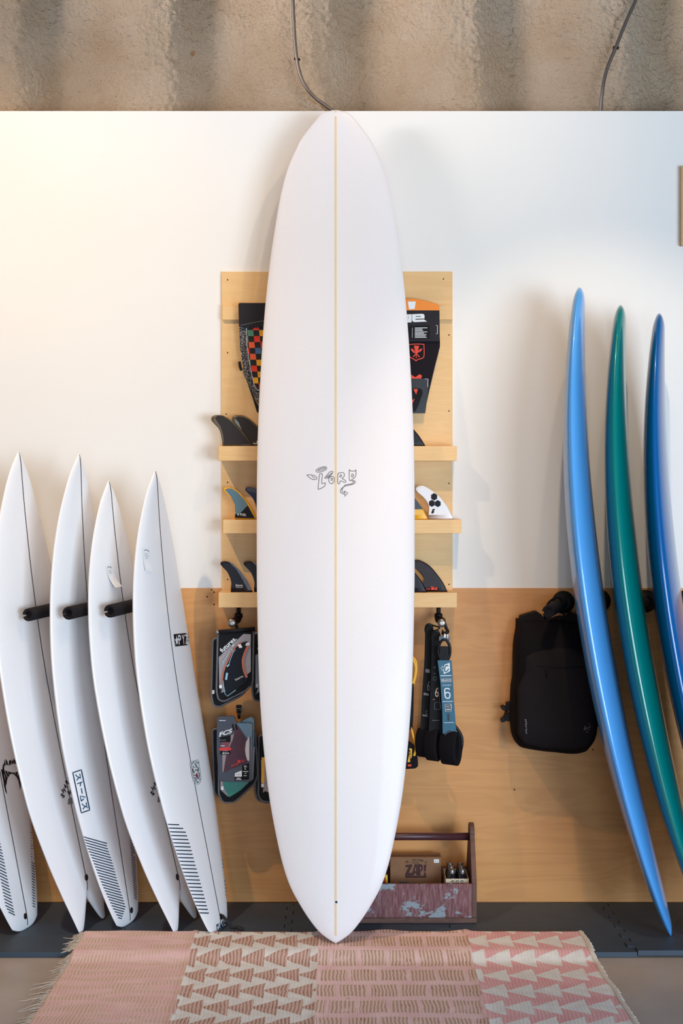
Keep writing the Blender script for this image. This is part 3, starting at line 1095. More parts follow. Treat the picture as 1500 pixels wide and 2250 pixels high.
def mat_checks():
    m, nt, b = new_mat('coloured_check_foam')
    v = tex_obj(nt)
    sx = nt.nodes.new('ShaderNodeSeparateXYZ')
    nt.links.new(v, sx.inputs[0])
    X, Z = N(nt, sx.outputs[0]), N(nt, sx.outputs[2])
    u, w = (X * 1.0 + Z * 0.10) * 44.0, Z * 44.0
    fu, fw = u.floor(), w.floor()
    chk = ((fu + fw) * 0.5).fract().gt(0.25)
    wn = nt.nodes.new('ShaderNodeTexWhiteNoise')
    wn.noise_dimensions = '2D'
    cb = nt.nodes.new('ShaderNodeCombineXYZ')
    nt.links.new(fu.s, cb.inputs[0]); nt.links.new(fw.s, cb.inputs[1])
    nt.links.new(cb.outputs[0], wn.inputs['Vector'])
    r = nt.nodes.new('ShaderNodeValToRGB')
    r.color_ramp.interpolation = 'CONSTANT'
    e = r.color_ramp.elements
    e[0].color = lin((222, 58, 40)); e[1].position = 0.36; e[1].color = lin((232, 168, 40))
    for pos, c in ((0.62, (74, 128, 108)), (0.80, (70, 104, 150)), (0.90, (226, 96, 60))):
        k = e.new(pos); k.color = lin(c)
    nt.links.new(N(nt, wn.outputs['Value']).s, r.inputs[0])
    nt.links.new(mixc(nt, chk, lin((28, 22, 28)), r.outputs[0]), b.inputs['Base Color'])
    b.inputs['Roughness'].default_value = 0.8
    h = (u.fract() - 0.5).abs() + (w.fract() - 0.5).abs()
    bump(nt, b, h, 0.5, 0.003)
    return m

def mirror(pts, cx):
    return pts + [(2 * cx - x, y) for x, y in pts[::-1]]

PC = 614
tp = thing('traction_pad', 'black glitter traction pad with a coloured checker patch, hanging left of the longboard', 'traction pad', P(PC, 908, 0.03), 'traction pads hanging on the rack')
prism_px(MB(), mirror([(528, 722), (527, 760), (533, 800), (543, 840), (556, 878), (564, 905), (580, 918)], PC), 0.027, 0.034).build('backing_card', BLK, tp)
prism_px(MB(), mirror([(526, 722), (529, 767), (534, 800), (546, 843), (561, 880), (572, 900), (590, 908)], PC), 0.034, 0.046).build('foam_layer', mat('tan_foam', (150, 112, 66), 0.8), tp)
prism_px(MB(), mirror([(525, 714), (528, 767), (533, 800), (544.5, 841), (559.5, 875), (574, 895), (595, 900)], PC), 0.046, 0.054).build('foam_pad', mat_glitter(), tp)
prism_px(MB(), mirror([(541, 720), (543, 765), (549, 805), (558, 845), (565, 857), (590, 860)], PC), 0.054, 0.058).build('checker_patch', mat_checks(), tp)
mb = MB()
decal_line(mb, flat(0.0592), [(541, 721), (543, 765), (549, 805), (558, 845), (565, 857), (585, 860)], 0.9)
mb.build('patch_piping', M_WHITE, tp, fix=False)
prism_px(MB(), round_poly(mirror([(523.5, 666), (525, 718)], PC), 4), 0.054, 0.064).build('header_card', BLKC, tp)
mb = MB()
decal_line(mb, flat(0.0655), [(529, 715), (560, 708), (600, 702)], 0.8)
mb.build('card_fold_line', M_GREYINK, tp, fix=False)
prism_px(MB(), [(523.5, 796), (528, 794), (532, 812), (528, 815), (525, 808)], 0.03, 0.06).build('card_clip', BLK, tp)

QC = 868
tq = thing('traction_pad', 'black traction pad under an orange and black header card, hanging right of the longboard', 'traction pad', P(QC, 908, 0.03), 'traction pads hanging on the rack')
prism_px(MB(), mirror([(966, 745), (966, 762), (955, 805), (942, 860), (932, 908)], QC), 0.028, 0.044).build('foam_pad', mat('black_pad_foam', (22, 17, 24), 0.85, spec=0.2, c2=(30, 24, 32), scale=80), tq)
prism_px(MB(), mirror([(914, 656.5), (940, 662), (961, 668.5), (965, 673), (965.8, 750)], QC), 0.044, 0.052).build('header_card', BLKC, tq)
mb = MB()
fm = flat(0.0532)
decal_poly(mb, fm, mirror([(914, 656.5), (940, 662), (961, 668.5), (965, 673), (965.8, 682)], QC))
mb.build('card_print', mat('orange_print', (246, 138, 24), 0.5), tq, fix=False)
qz = lambda pts: zp(pts, 885, 650, 15.0)
fm2 = flat(0.054)
mb = MB()
decal_poly(mb, fm2, round_poly(qz([(155, 190), (425, 185), (380, 440), (290, 435), (200, 450)]), 1.5))
mb.build('card_print', M_WHITE, tq, fix=False)
mb = MB()
# the last letters of the card's word
decal_poly(mb, fm2, qz([(60, 610), (175, 608), (170, 760), (180, 760), (180, 608), (285, 606), (285, 872), (165, 880), (110, 850)]))
decal_poly(mb, fm2, qz([(300, 605), (640, 592), (690, 610), (710, 660), (708, 748), (410, 760), (410, 790), (690, 778), (795, 850), (370, 868), (320, 845), (300, 800)]))
decal_line(mb, fm2, qz([(308, 1055), (308, 1385)]), 0.6)
for k, x1 in enumerate((805, 635, 660, 800, 695, 775, 745, 780)):
    decal_line(mb, flat(0.0546), qz([(390, 1058 + k * 45), (x1, 1054 + k * 45)]), 1.3)
decal_line(mb, fm2, qz([(1085, 975), (1135, 978), (1135, 1250), (1085, 1252)]), 1.0)
mb.build('card_print', M_WHITE, tq, fix=False)
mb = MB()
decal_quad(mb, flat(0.0536), qz([(190, 1000), (880, 970), (885, 1410), (210, 1430)]), 1, 1)
mb.build('card_print', DKCARD, tq, fix=False)
mb = MB()
decal_poly(mb, fm2, qz([(420, 695), (590, 690), (590, 668), (420, 672)]))
mb.build('card_print', BLKC, tq, fix=False)
RP = mat('red_orange_print', (232, 66, 36), 0.6)
mb = MB()
fr = flat(0.0455)
decal_line(mb, fr, qz(curve_pts([(170, 1610), (430, 1590), (670, 1600), (690, 1640), (690, 1990), (600, 2070), (480, 2100), (430, 2150), (380, 2100), (250, 2030), (170, 1900)], 3)), 1.8)
decal_poly(mb, fr, qz([(360, 1640), (535, 1650), (480, 1860), (435, 1980), (410, 1860)]))
decal_poly(mb, fr, qz([(255, 1740), (310, 1740), (370, 1800), (430, 1900), (340, 1870), (280, 1810)]))
decal_poly(mb, fr, qz([(640, 1735), (585, 1745), (510, 1800), (450, 1900), (540, 1850), (600, 1820)]))
decal_line(mb, fr, qz([(430, 1890), (545, 2020)]), 2.0)
decal_line(mb, fr, qz([(450, 1890), (335, 2015)]), 2.0)
decal_line(mb, fr, qz([(440, 1900), (435, 2060)]), 1.4)
for pts in ([(903, 823), (912, 829), (922, 822), (927, 826), (924, 833), (903, 833)],):
    decal_poly(mb, fr, pts)
mb.build('pad_print', RP, tq, fix=False)
prism_px(MB(), mirror([(940.5, 832), (941, 850), (934, 908), (932, 908)], QC)[:3] + [(934, 908), (800, 908), (800, 832)], 0.044, 0.05).build('clear_pouch', mat('dark_camo_pouch', (24, 22, 24), 0.3, spec=0.3, c2=(50, 48, 50), scale=90), tq)
mb = MB()
decal_poly(mb, flat(0.0512), [(908, 855), (917.5, 855), (914, 867)])
decal_poly(mb, flat(0.0512), [(904, 880), (911, 876), (906, 886)])
mb.build('pouch_print', RP, tq, fix=False)
mb = MB()
decal_line(mb, flat(0.0512), [(933, 832.5), (940, 832.5), (939.5, 850)], 0.9)
mb.build('pouch_print', M_WHITE, tq, fix=False)
mb = MB()
decal_poly(mb, flat(0.0508), round_poly([(880, 853), (925, 853), (929, 862), (920, 888), (912, 905), (880, 905)], 5))
mb.build('pouch_print', DKCARD, tq, fix=False)

# ---- fins standing on the shelves
FIN_BIG = [(489, 978.5), (487, 963.5), (481.8, 942.6), (471, 930), (464.3, 921.8), (465, 914.4), (473.4, 910.3), (490, 911.3), (504.7, 919.7), (523.5, 936.4), (540, 955), (554.8, 978.5)]
FIN_MID = [(515.6, 1140), (515.6, 1128), (513, 1107.5), (504.7, 1091), (491, 1077), (491, 1072.5), (496, 1069), (509, 1070.4), (523.5, 1078), (538, 1093), (552.7, 1114), (565, 1140)]
FIN_LOW = [(506.8, 1298), (507.8, 1276.7), (500.5, 1255.8), (490, 1244), (483.8, 1236), (487, 1231), (497.4, 1230), (511, 1237), (527.7, 1253.7), (544.4, 1276.7), (555.5, 1298)]
FIN_WHT = [(941, 1140), (943, 1122.7), (939, 1105.5), (927.8, 1090), (914.4, 1078.7), (912, 1071), (920, 1065.7), (931.6, 1066), (947, 1075), (964, 1088), (981, 1109), (997.5, 1140)]
FIN_RED = [(925, 1299), (930.7, 1274), (926, 1262), (912.5, 1248), (893, 1238), (892, 1232), (912.5, 1228.5), (924, 1230), (943, 1241), (960, 1260), (973.7, 1279.5), (983, 1299)]
def fin(label, pts, dx, d, shelf, m, kx=1.0, thick=0.007):
    """foiled fin: outline ring at the middle plane, raised inner rings on both faces"""
    base = max(y for x, y in pts)
    q = curve_pts([(x + dx, y) for x, y in pts], 3)
    z0 = SHELF[shelf]
    w3 = [P(x, y, d) for x, y in q]
    zmin = min(p.z for p in w3)
    w3 = [Vector((p.x, p.y, p.z - zmin + z0)) for p in w3]
    c = sum(w3, Vector()) / len(w3)
    t = thing('surfboard_fin', label, 'fin', (c.x, c.y, z0), 'surfboard fins on the display shelves')
    mb = MB()
    n = len(w3)
    def ring(k, off):
        return [Vector((c.x + (p.x - c.x) * k, p.y + off, max(z0, c.z + (p.z - c.z) * k))) for p in w3]
    rings = [ring(0.78, thick / 2), ring(0.93, thick / 2 * 0.6), ring(1, 0), ring(0.93, -thick / 2 * 0.6), ring(0.78, -thick / 2)]
    vs_ = [p for r in rings for p in r]
    fs = [(k * n + i, k * n + (i + 1) % n, (k + 1) * n + (i + 1) % n, (k + 1) * n + i) for k in range(4) for i in range(n)]
    mb.add(vs_, fs, True)
    mb.f.append(list(range(n))); mb.sm.append(False)
    mb.f.append([4 * n + i for i in range(n)][::-1]); mb.sm.append(False)
    mb.build('fin_blade', m, t)
    return t, d + thick / 2 + 0.0006, Vector((0, 0, 0))
def fprint(t, d, m, polys=(), texts=(), lines=()):
    mb = MB()
    for p in polys:
        decal_poly(mb, flat(d), p)
    for a in texts:
        decal_text(mb, flat(d), *a)
    for p, w in lines:
        decal_line(mb, flat(d), p, w)
    mb.build('fin_print', m, t, fix=False)

SMOKE = mat('smoky_resin', (96, 82, 60), 0.3, coat=0.4)
CHAR = mat('charcoal_core', (44, 37, 36), 0.6, spec=0.3)
def inset(pts, k, cx, cy):
    return [(cx + (x - cx) * k, cy + (y - cy) * k) for x, y in pts]
t, d, _ = fin('smoky dark keel fin at the left end of the top shelf', FIN_BIG, 0, 0.085, 0, SMOKE)
fprint(t, d + 0.001, CHAR, polys=[[(492, 977), (490, 955), (485, 938), (476, 925), (473, 918), (478, 913.5), (490, 914), (503, 922), (521, 939), (537, 958), (551, 977)]])
t, d, _ = fin('smoky dark keel fin half hidden behind the first one on the top shelf', FIN_BIG, 45, 0.062, 0, SMOKE)
fprint(t, d + 0.001, CHAR, polys=[[(537, 977), (535, 955), (524, 928), (517, 920), (523, 915), (535, 916.5), (548, 924), (566, 941), (582, 960), (596, 977)]])
fprint(t, d + 0.002, M_WHITE, texts=[('FCS', 560, 974.5, 8, 3, 0, 0.03)], polys=[[(564, 971), (564, 968), (566, 970), (566, 967), (568, 969), (568, 974), (564, 974)]])
t, d, _ = fin('black fin at the right end of the top shelf, mostly behind the longboard', FIN_BIG, 380, 0.08, 0, mat('black_fin', (18, 14, 20), 0.45, spec=0.3))
YEL = mat('yellow_fin', (238, 176, 40), 0.35)
t, d, _ = fin('yellow-rimmed fin with grey-blue face at the left end of the middle shelf', FIN_MID, 0, 0.085, 1, YEL)
fprint(t, d, mat('grey_blue_print', (86, 116, 130), 0.4), polys=[[(517, 1131), (515, 1108), (507, 1091), (494, 1076), (500, 1073), (509, 1073.5), (521, 1081), (535, 1096), (544, 1109), (537, 1118), (528, 1128)]])
fprint(t, d + 0.0004, BLK, polys=[[(516, 1138), (516, 1130), (527, 1128.5), (536, 1119), (544, 1110), (560, 1139)]])
fprint(t, d + 0.001, M_WHITE, texts=[('PYZEL', 534, 1131, 14, 5, -3, 0.02)], polys=[star(523, 1130.5, 2, 3)])
t, d, _ = fin('navy blue fin on the middle shelf beside the yellow-rimmed one', FIN_MID, 48.5, 0.08, 1, mat('navy_fin', (20, 28, 66), 0.45, spec=0.3))
fprint(t, d, mat('dark_plum', (36, 26, 40), 0.4), polys=[[(541, 1078), (545, 1071), (557, 1071), (571, 1079), (576, 1084), (560, 1083)]])
t, d, _ = fin('white fin with three black hexagons at the right end of the middle shelf', FIN_WHT, 0, 0.085, 1, mat('white_fin', (232, 228, 230), 0.35))
hexa = lambda cx, cy, r: [(cx + r * math.sin(math.radians(60 * i)), cy + r * 1.08 * math.cos(math.radians(60 * i))) for i in range(6)]
fprint(t, d + 0.0006, M_INK, polys=[hexa(953.5, 1091.5, 7.6), hexa(948.5, 1106, 7.2), hexa(961.5, 1106.5, 7.2), [(947, 1128), (950, 1118.5), (956, 1118), (954, 1121), (951, 1121.5), (954, 1122.5), (952, 1128)]])
t, d, _ = fin('yellow and black fin peeking out from behind the longboard, middle shelf', FIN_WHT, -56.5, 0.10, 1, YEL)
fprint(t, d + 0.0006, mat('black_fin_face', (30, 26, 36), 0.35), polys=[[(866, 1072), (875, 1068), (890, 1077), (908, 1090), (924, 1111), (929, 1119), (884, 1119), (884, 1105)]])
BF = mat('black_plum_fin', (22, 16, 28), 0.45, spec=0.3)
t, d, _ = fin('black fin with a grey streaked leading edge, left end of the bottom shelf', FIN_LOW, 0, 0.085, 2, BF)
fprint(t, d + 0.0005, mat('grey_streak', (112, 116, 128), 0.4, c2=(60, 60, 72), scale=60), polys=[[(499, 1231.5), (511, 1238), (527.7, 1254.5), (544.4, 1277.5), (554, 1297), (545, 1297), (532, 1272), (518, 1250)]])
fprint(t, d + 0.001, M_WHITE, texts=[('futures.', 525.5, 1286, 16, 5.5, 0, 0.02)], lines=[([(518, 1291), (533, 1291)], 0.6)])
t, d, _ = fin('black fin standing behind the streaked one on the bottom shelf', FIN_LOW, 51, 0.08, 2, BF)
fprint(t, d + 0.0005, mat('grey_edge', (92, 96, 108), 0.4), polys=[[(550, 1231.5), (562, 1238), (578, 1254.5), (584, 1264), (576, 1258), (562, 1243)]])
t, d, _ = fin('black fin with small red lettering at the right end of the bottom shelf', FIN_RED, 0, 0.07, 2, mat('black_red_fleck_fin', (18, 13, 18), 0.45, spec=0.3, c2=(44, 26, 28), scale=70))
fprint(t, d + 0.0006, RP, texts=[('FCS', 940.5, 1294, 9, 3.6, 0, 0.03, None, 0.2)], polys=[[(947, 1296), (947, 1289), (948.5, 1287), (949, 1292), (951, 1288), (952, 1293), (954, 1289.5), (955, 1296)], [(956, 1296), (956, 1291), (960, 1291), (960, 1296)]])
t, d, _ = fin('plain black fin in front of the red-lettered one on the bottom shelf', FIN_RED, -45, 0.095, 2, BF)

# ================================================================== hooks and hanging packs, left of the longboard
STEEL = mat('dull_steel', (150, 140, 132), 0.35, 0.9)
def pipe_hook(label, px, knob, d_end=0.16):
    """black pipe stem under the bottom shelf, elbow and an arm with a capped end"""
    top = P(px, 1337, 0.06)
    kn = P(knob[0], knob[1], d_end)
    t = thing('pipe_hook', label, 'hook', (top.x, top.y, top.z), 'pipe hooks under the rack')
    z_el = P(px, 1352, 0.06).z
    MB().tube([(top.x, -0.06, SHELF_BOT), (top.x, -0.06, z_el)], 0.0085, 14).build('stem', BLK, t)
    mb = MB()
    mb.lathe((top.x, -0.06, z_el - 0.012), [(0.012, 0), (0.0155, 0.004), (0.0155, 0.016), (0.012, 0.02)], 16)
    mb.tube(curve_pts([(top.x, -0.06, z_el), (top.x - 0.002, -0.075, z_el - 0.016), (kn.x + 0.006, -d_end + 0.05, kn.z + 0.004), (kn.x, -d_end + 0.004, kn.z)], 5), 0.0125, 14)
    mb.build('arm', BLK, t)
    MB().lathe((kn.x, -d_end + 0.005, kn.z), [(0.0155, 0), (0.0155, 0.008), (0.013, 0.011), (0.006, 0.012)], 20, (0, -1, 0)).build('end_cap', STEEL, t)
    lo = Vector((kn.x + 0.012, -d_end + 0.02, kn.z))
    MB().tube(curve_pts([tuple(lo), (lo.x + 0.006, lo.y, lo.z - 0.02), (lo.x + 0.012, lo.y - 0.005, lo.z - 0.036), (lo.x - 0.012, lo.y - 0.005, lo.z - 0.04)], 5), 0.006, 10).build('clip', BLK, t)
    return t
SHELF_BOT = P(0, 1335, SH_D).z
pipe_hook('black pipe hook with a steel cap holding the fin packs left of the longboard', 524, (509, 1369))
pipe_hook('black pipe hook with a steel cap holding the leashes right of the longboard', 963, (970, 1369))

RIM = mat('grey_pack_piping', (104, 102, 104), 0.5, c2=(78, 78, 84))
FILM = mat('grey_lining', (150, 140, 142), 0.35)
def pack(label, pts, d, parts_fn=None, name='fin_pack', group='fin packs hanging on hooks', rim=True, body=DKCARD, cat='fin pack'):
    c = [sum(p[0] for p in pts) / len(pts), max(p[1] for p in pts)]
    t = thing(name, label, cat, P(c[0], c[1], d), group)
    q = round_poly(pts, 7)
    prism_px(MB(), q, d - 0.010, d).build('pouch', body, t, bevel=0.002)
    if rim:
        loop = [P(x, y, d - 0.004) for x, y in q]
        MB().tube(loop + [loop[0]], 0.0048, 8, cap=False).build('piping', RIM, t)
    if parts_fn:
        parts_fn(t, d)
    return t

F1 = [(479, 1392), (557, 1384), (555, 1500), (541, 1516), (492, 1541), (480, 1537), (476, 1516)]
def sh(pts, dx, dy):
    return [(x + dx, y + dy) for x, y in pts]
pk = lambda pts: zp(pts, 470, 1380, 12.5)
ORA = mat('orange_fin_edge', (196, 96, 56), 0.4)
FINB = mat('packed_fin_dark', (16, 20, 30), 0.55, spec=0.2)
SHEEN = mat('painted_film_sheen', (150, 190, 214), 0.15, coat=1.0)  # pale blue colour that stands in for sheen on the pack's film
def futures_front(t, d):
    f1, f2, f3, f4 = flat(d + 0.0008), flat(d + 0.0018), flat(d + 0.005), flat(d + 0.006)
    mb = MB(); decal_poly(mb, f1, pk([(130, 800), (800, 160), (1010, 170), (1010, 1190), (900, 1290), (420, 1700), (150, 1800)])); mb.build('lining_panel', FILM, t, fix=False)
    mb = MB(); decal_text(mb, f2, 'futures.', 470 + 385 / 12.5, 1380 + 450 / 12.5, 44, 10.5, 43, 0.02); mb.build('pack_print', M_WHITE, t, fix=False)
    fin_pts = [(770, 395), (640, 460), (520, 620), (420, 850), (330, 1050), (270, 1250), (250, 1450), (300, 1680), (350, 1820), (600, 1680), (900, 1460), (930, 1330), (850, 1200), (780, 1020), (770, 850), (830, 640), (960, 480), (980, 380), (880, 370)]
    prism_px(MB(), pk(fin_pts), d + 0.001, d + 0.0045).build('packed_fin', FINB, t)
    mb = MB()
    decal_line(mb, f3, pk(curve_pts([(940, 480), (860, 650), (800, 850), (800, 1010), (830, 1180), (900, 1360)], 4)), 5.0)
    decal_line(mb, f3, pk(curve_pts([(760, 395), (640, 470), (540, 590), (460, 720), (360, 950), (270, 1150), (200, 1540)], 4)), 2.6)
    mb.build('fin_edge_stripe', ORA, t, fix=False)
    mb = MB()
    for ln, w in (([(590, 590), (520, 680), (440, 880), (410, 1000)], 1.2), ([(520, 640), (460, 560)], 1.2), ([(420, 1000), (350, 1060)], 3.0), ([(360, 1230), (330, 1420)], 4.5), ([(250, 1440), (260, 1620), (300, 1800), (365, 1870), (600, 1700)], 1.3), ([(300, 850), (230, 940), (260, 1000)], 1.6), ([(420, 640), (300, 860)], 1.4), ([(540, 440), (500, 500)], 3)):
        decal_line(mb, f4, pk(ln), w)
    mb.build('painted_sheen_lines', SHEEN, t, fix=False)  # film highlights painted on as thin pale lines
    mb = MB()
    decal_poly(mb, f4, pk([(640, 460), (730, 440), (775, 510), (770, 540), (700, 550)]))
    decal_poly(mb, f4, pk([(870, 430), (920, 390), (980, 385), (975, 480), (860, 485)]))
    decal_poly(mb, f4, pk([(140, 1570), (215, 1560), (215, 1655), (145, 1655)]))
    decal_text(mb, f4, 'futures.', 470 + 690 / 12.5, 1380 + 1365 / 12.5, 20, 5, 28, 0.0)
    mb.build('pack_print', M_WHITE, t, fix=False)
    mb = MB(); decal_line(mb, f4, pk([(180, 1655), (170, 1800)]), 4.6); mb.build('zip_pull', BLK, t, fix=False)
    mb = MB(); decal_poly(mb, flat(d + 0.0012), pk([(130, 795), (820, 150), (140, 190)])); decal_poly(mb, flat(d + 0.0012), pk([(1020, 1180), (900, 1290), (420, 1720), (150, 1810), (200, 1950), (560, 1860), (1020, 1560)])); mb.build('panel_print', DKCARD, t, fix=False)
    # hanger bar along the top
    a, b_ = P(478, 1389, d), P(560, 1382, d)
    MB().tube([a, b_], 0.0085, 10).build('hanger_bar', BLK, t)
    MB().tube([P(474.5, 1389.5, d), P(481, 1389, d)], 0.0092, 12).build('bar_cap', STEEL, t)
pack('fin pack with diagonal white lettering in front, upper hook left of the longboard', F1, 0.185, futures_front)
def futures_back(t, d):
    mb = MB(); decal_poly(mb, flat(d + 0.001), [(466, 1517), (471, 1516), (471, 1524), (466, 1525)]); mb.build('zip_tag', M_WHITE, t, fix=False)
pack('dark fin pack hanging directly behind the diagonal-lettered one', sh(F1, -11, 12), 0.158, futures_back)
def futures_right(t, d):
    mb = MB(); decal_poly(mb, flat(d + 0.001), [(561, 1440), (600, 1412), (600, 1530), (561, 1526)]); mb.build('lining_panel', FILM, t, fix=False)
    mb = MB(); decal_text(mb, flat(d + 0.0018), 'futures.', 583, 1414, 44, 10.5, 43, 0.02)
    decal_poly(mb, flat(d + 0.002), [(562, 1503), (567.5, 1502), (567, 1510), (562, 1511)]); mb.build('pack_print', M_WHITE, t, fix=False)
    mb = MB(); decal_line(mb, flat(d + 0.002), [(564, 1511), (561, 1524)], 4.2); mb.build('zip_pull', BLK, t, fix=False)
    mb = MB(); decal_poly(mb, flat(d + 0.0015), [(558, 1528), (575, 1516), (600, 1516), (600, 1536), (562, 1536)]); mb.build('panel_print', DKCARD, t, fix=False)
pack('fin pack half hidden behind the left rail of the longboard, upper hook', [(558, 1392), (636, 1384), (636, 1500), (622, 1512), (575, 1540), (558, 1538), (555, 1520)], 0.15, futures_right)

# lower hook
th = thing('wall_hook', 'small black metal wall hook above the lower fin packs', 'hook', P(524, 1552, 0.003))
prism_px(MB(), round_poly([(518.5, 1549), (530.5, 1549), (530, 1566), (519.5, 1566)], 1.5), 0.003, 0.012).build('hook_plate', BLK, th)
MB().tube(curve_pts([tuple(P(524, 1562, 0.012)), tuple(P(525, 1570, 0.05)), tuple(P(525, 1577, 0.12)), tuple(P(524, 1570, 0.17))], 6), 0.0055, 10).build('hook_arm', BLK, th)
mb = MB(); decal_line(mb, flat(0.0128), [(519, 1557), (530, 1557)], 1.0); decal_line(mb, flat(0.0128), [(519, 1561), (530, 1561)], 1.0); mb.build('hook_band', STEEL, th, fix=False)

fz = lambda pts: zp(pts, 470, 1570, 14.07)
CARDG = mat('slate_card', (58, 60, 74), 0.4, c2=(48, 50, 64), coat=0.3)
SLATE = mat('slate_blue_card', (86, 118, 140), 0.35, coat=0.4)
GREENF = mat('green_fin_face', (20, 120, 104), 0.3, coat=0.6)
def fcs_front(t, d):
    f1, f2, f3 = flat(d + 0.0008), flat(d + 0.0016), flat(d + 0.0024)
    mb = MB(); decal_poly(mb, f1, fz([(700, 260), (1140, 270), (1190, 330), (1190, 600), (1050, 760)])); mb.build('card_print', SLATE, t, fix=False)
    mb = MB(); decal_poly(mb, f1, fz([(520, 640), (790, 530), (540, 850), (380, 1230), (290, 1780), (260, 1780), (260, 1250), (250, 870), (510, 850)])); mb.build('card_print', mat('taupe_print', (150, 130, 132), 0.4), t, fix=False)
    mb = MB(); decal_poly(mb, f1, fz([(1090, 670), (1090, 1430), (1030, 1420), (980, 1250), (960, 1080), (990, 850)])); mb.build('card_print', mat('pale_print', (212, 200, 202), 0.4), t, fix=False)
    mb = MB(); decal_poly(mb, f1, fz([(700, 310), (1010, 770), (950, 960), (950, 1200), (1050, 1480), (860, 1570), (600, 1660), (290, 1800), (400, 1230), (560, 830)])); mb.build('fin_face_print', mat('plum_fin_print', (52, 46, 58), 0.5, spec=0.25, c2=(96, 50, 62), scale=45), t, fix=False)
    mb = MB(); decal_text(mb, f2, 'FCS', 470 + 365 / 14.07, 1570 + 560 / 14.07, 29, 9.5, 18, 0.03, None, 0.5)
    decal_poly(mb, f2, fz([(645, 1815), (860, 1725), (860, 1920), (645, 1920)]))
    decal_text(mb, f3, 'AirCore', 470 + 360 / 14.07, 1570 + 1190 / 14.07, 15, 4.2, 0, 0.02, None, 0.2)
    decal_text(mb, f3, 'PC', 470 + 975 / 14.07, 1570 + 1605 / 14.07, 6, 4, 0, 0.02)
    decal_text(mb, f3, 'L', 470 + 975 / 14.07, 1570 + 1670 / 14.07, 3.5, 4, 0, 0.02)
    for a in ([(890, 1760), (1060, 1760)], [(945, 1815), (1005, 1815)], [(915, 1890), (1010, 1890)], [(160, 185), (360, 188)], [(205, 968), (330, 968)], [(700, 1965), (820, 1965)], [(680, 2005), (850, 2005)]):
        decal_line(mb, f3, fz(a), 1.3)
    mb.build('card_print', M_WHITE, t, fix=False)
    mb = MB()
    decal_poly(mb, f1, fz([(180, 700), (510, 640), (510, 850), (180, 850)])); decal_poly(mb, flat(d + 0.0013), fz([(870, 1570), (1085, 1500), (1085, 2010), (640, 2040), (640, 1930), (870, 1925)]))
    decal_poly(mb, flat(d + 0.0013), fz([(190, 1130), (520, 1130), (500, 1240), (190, 1240)]))
    decal_poly(mb, f2, fz([(545, 290), (590, 290), (640, 490), (590, 500)])); decal_poly(mb, f2, fz([(640, 300), (690, 300), (735, 460), (680, 475)]))
    mb.build('card_print', DKCARD, t, fix=False)
    mb = MB(); decal_text(mb, f3, 'ATHLETE', 470 + 275 / 14.07, 1570 + 795 / 14.07, 14, 3.2, 0, 0.0); decal_text(mb, f3, 'LARGE', 470 + 750 / 14.07, 1570 + 1855 / 14.07, 9, 3, 0, 0.0); mb.build('card_print', M_GREYINK, t, fix=False)
    mb = MB(); decal_poly(mb, f2, fz([(170, 1030), (530, 1025), (525, 1105), (170, 1115)]))
    decal_text(mb, f3, 'FCS', 470 + 640 / 14.07, 1570 + 1555 / 14.07, 15, 4, 20, 0.02)
    decal_poly(mb, f3, fz([(730, 1400), (770, 1400), (780, 1440), (815, 1400), (825, 1480), (740, 1505)])); decal_line(mb, f3, fz([(860, 1420), (940, 1400), (920, 1450), (860, 1460), (860, 1420)]), 1.2)
    mb.build('card_print', mat('bright_red_print', (220, 40, 36), 0.45), t, fix=False)
    mb = MB(); decal_poly(mb, f1, fz([(240, 860), (505, 850), (450, 1020), (240, 1020)])); mb.build('card_print', mat('dull_red_print', (124, 60, 72), 0.5), t, fix=False)
    MB().tube([P(470 + 1165 / 14.07, 1570 + 290 / 14.07, d + 0.002), P(470 + 1150 / 14.07, 1570 + 2050 / 14.07, d + 0.002)], 0.0022, 8).build('pack_edge', mat('clear_edge', (120, 120, 128), 0.2, coat=0.8), t)
pack('slate FCS-lettered fin card with a red stripe, front of the lower hook', [(476.5, 1573.5), (515.5, 1572), (519, 1588), (553, 1589), (553, 1712), (548, 1718), (481, 1717), (476, 1650)], 0.175, fcs_front, rim=False, body=CARDG)
pack('slate blue card tilted behind the FCS-lettered fin card', [(520, 1589), (552, 1574), (559, 1579), (559, 1640), (540, 1660), (520, 1650)], 0.156, None, rim=False, body=SLATE)
def green_pack(t, d):
    mb = MB(); decal_poly(mb, flat(d + 0.001), [(484, 1640), (560, 1640), (556, 1712), (500, 1750), (484, 1735)]); mb.build('lining_panel', FILM, t, fix=False)
    prism_px(MB(), [(487, 1700), (492, 1730), (503, 1752), (530, 1735), (553, 1712), (552, 1690)], d + 0.0015, d + 0.005).build('packed_fin', GREENF, t)
    mb = MB(); decal_poly(mb, flat(d + 0.006), [(485.5, 1728), (491, 1727.5), (491, 1735), (486, 1736)]); mb.build('zip_tag', M_WHITE, t, fix=False)
    mb = MB(); decal_line(mb, flat(d + 0.0055), [(562, 1702), (556, 1718), (530, 1738), (503, 1757), (492, 1752)], 5); mb.build('panel_print', DKCARD, t, fix=False)
pack('fin pack with a green fin showing below the FCS-lettered card', [(481, 1606), (560, 1604), (566, 1700), (560, 1720), (515, 1762), (490, 1763), (481, 1745)], 0.148, green_pack)
pack('black fin pack at the very back of the lower hook stack', [(467, 1602), (540, 1602), (545, 1720), (480, 1750), (471, 1740)], 0.122, None)
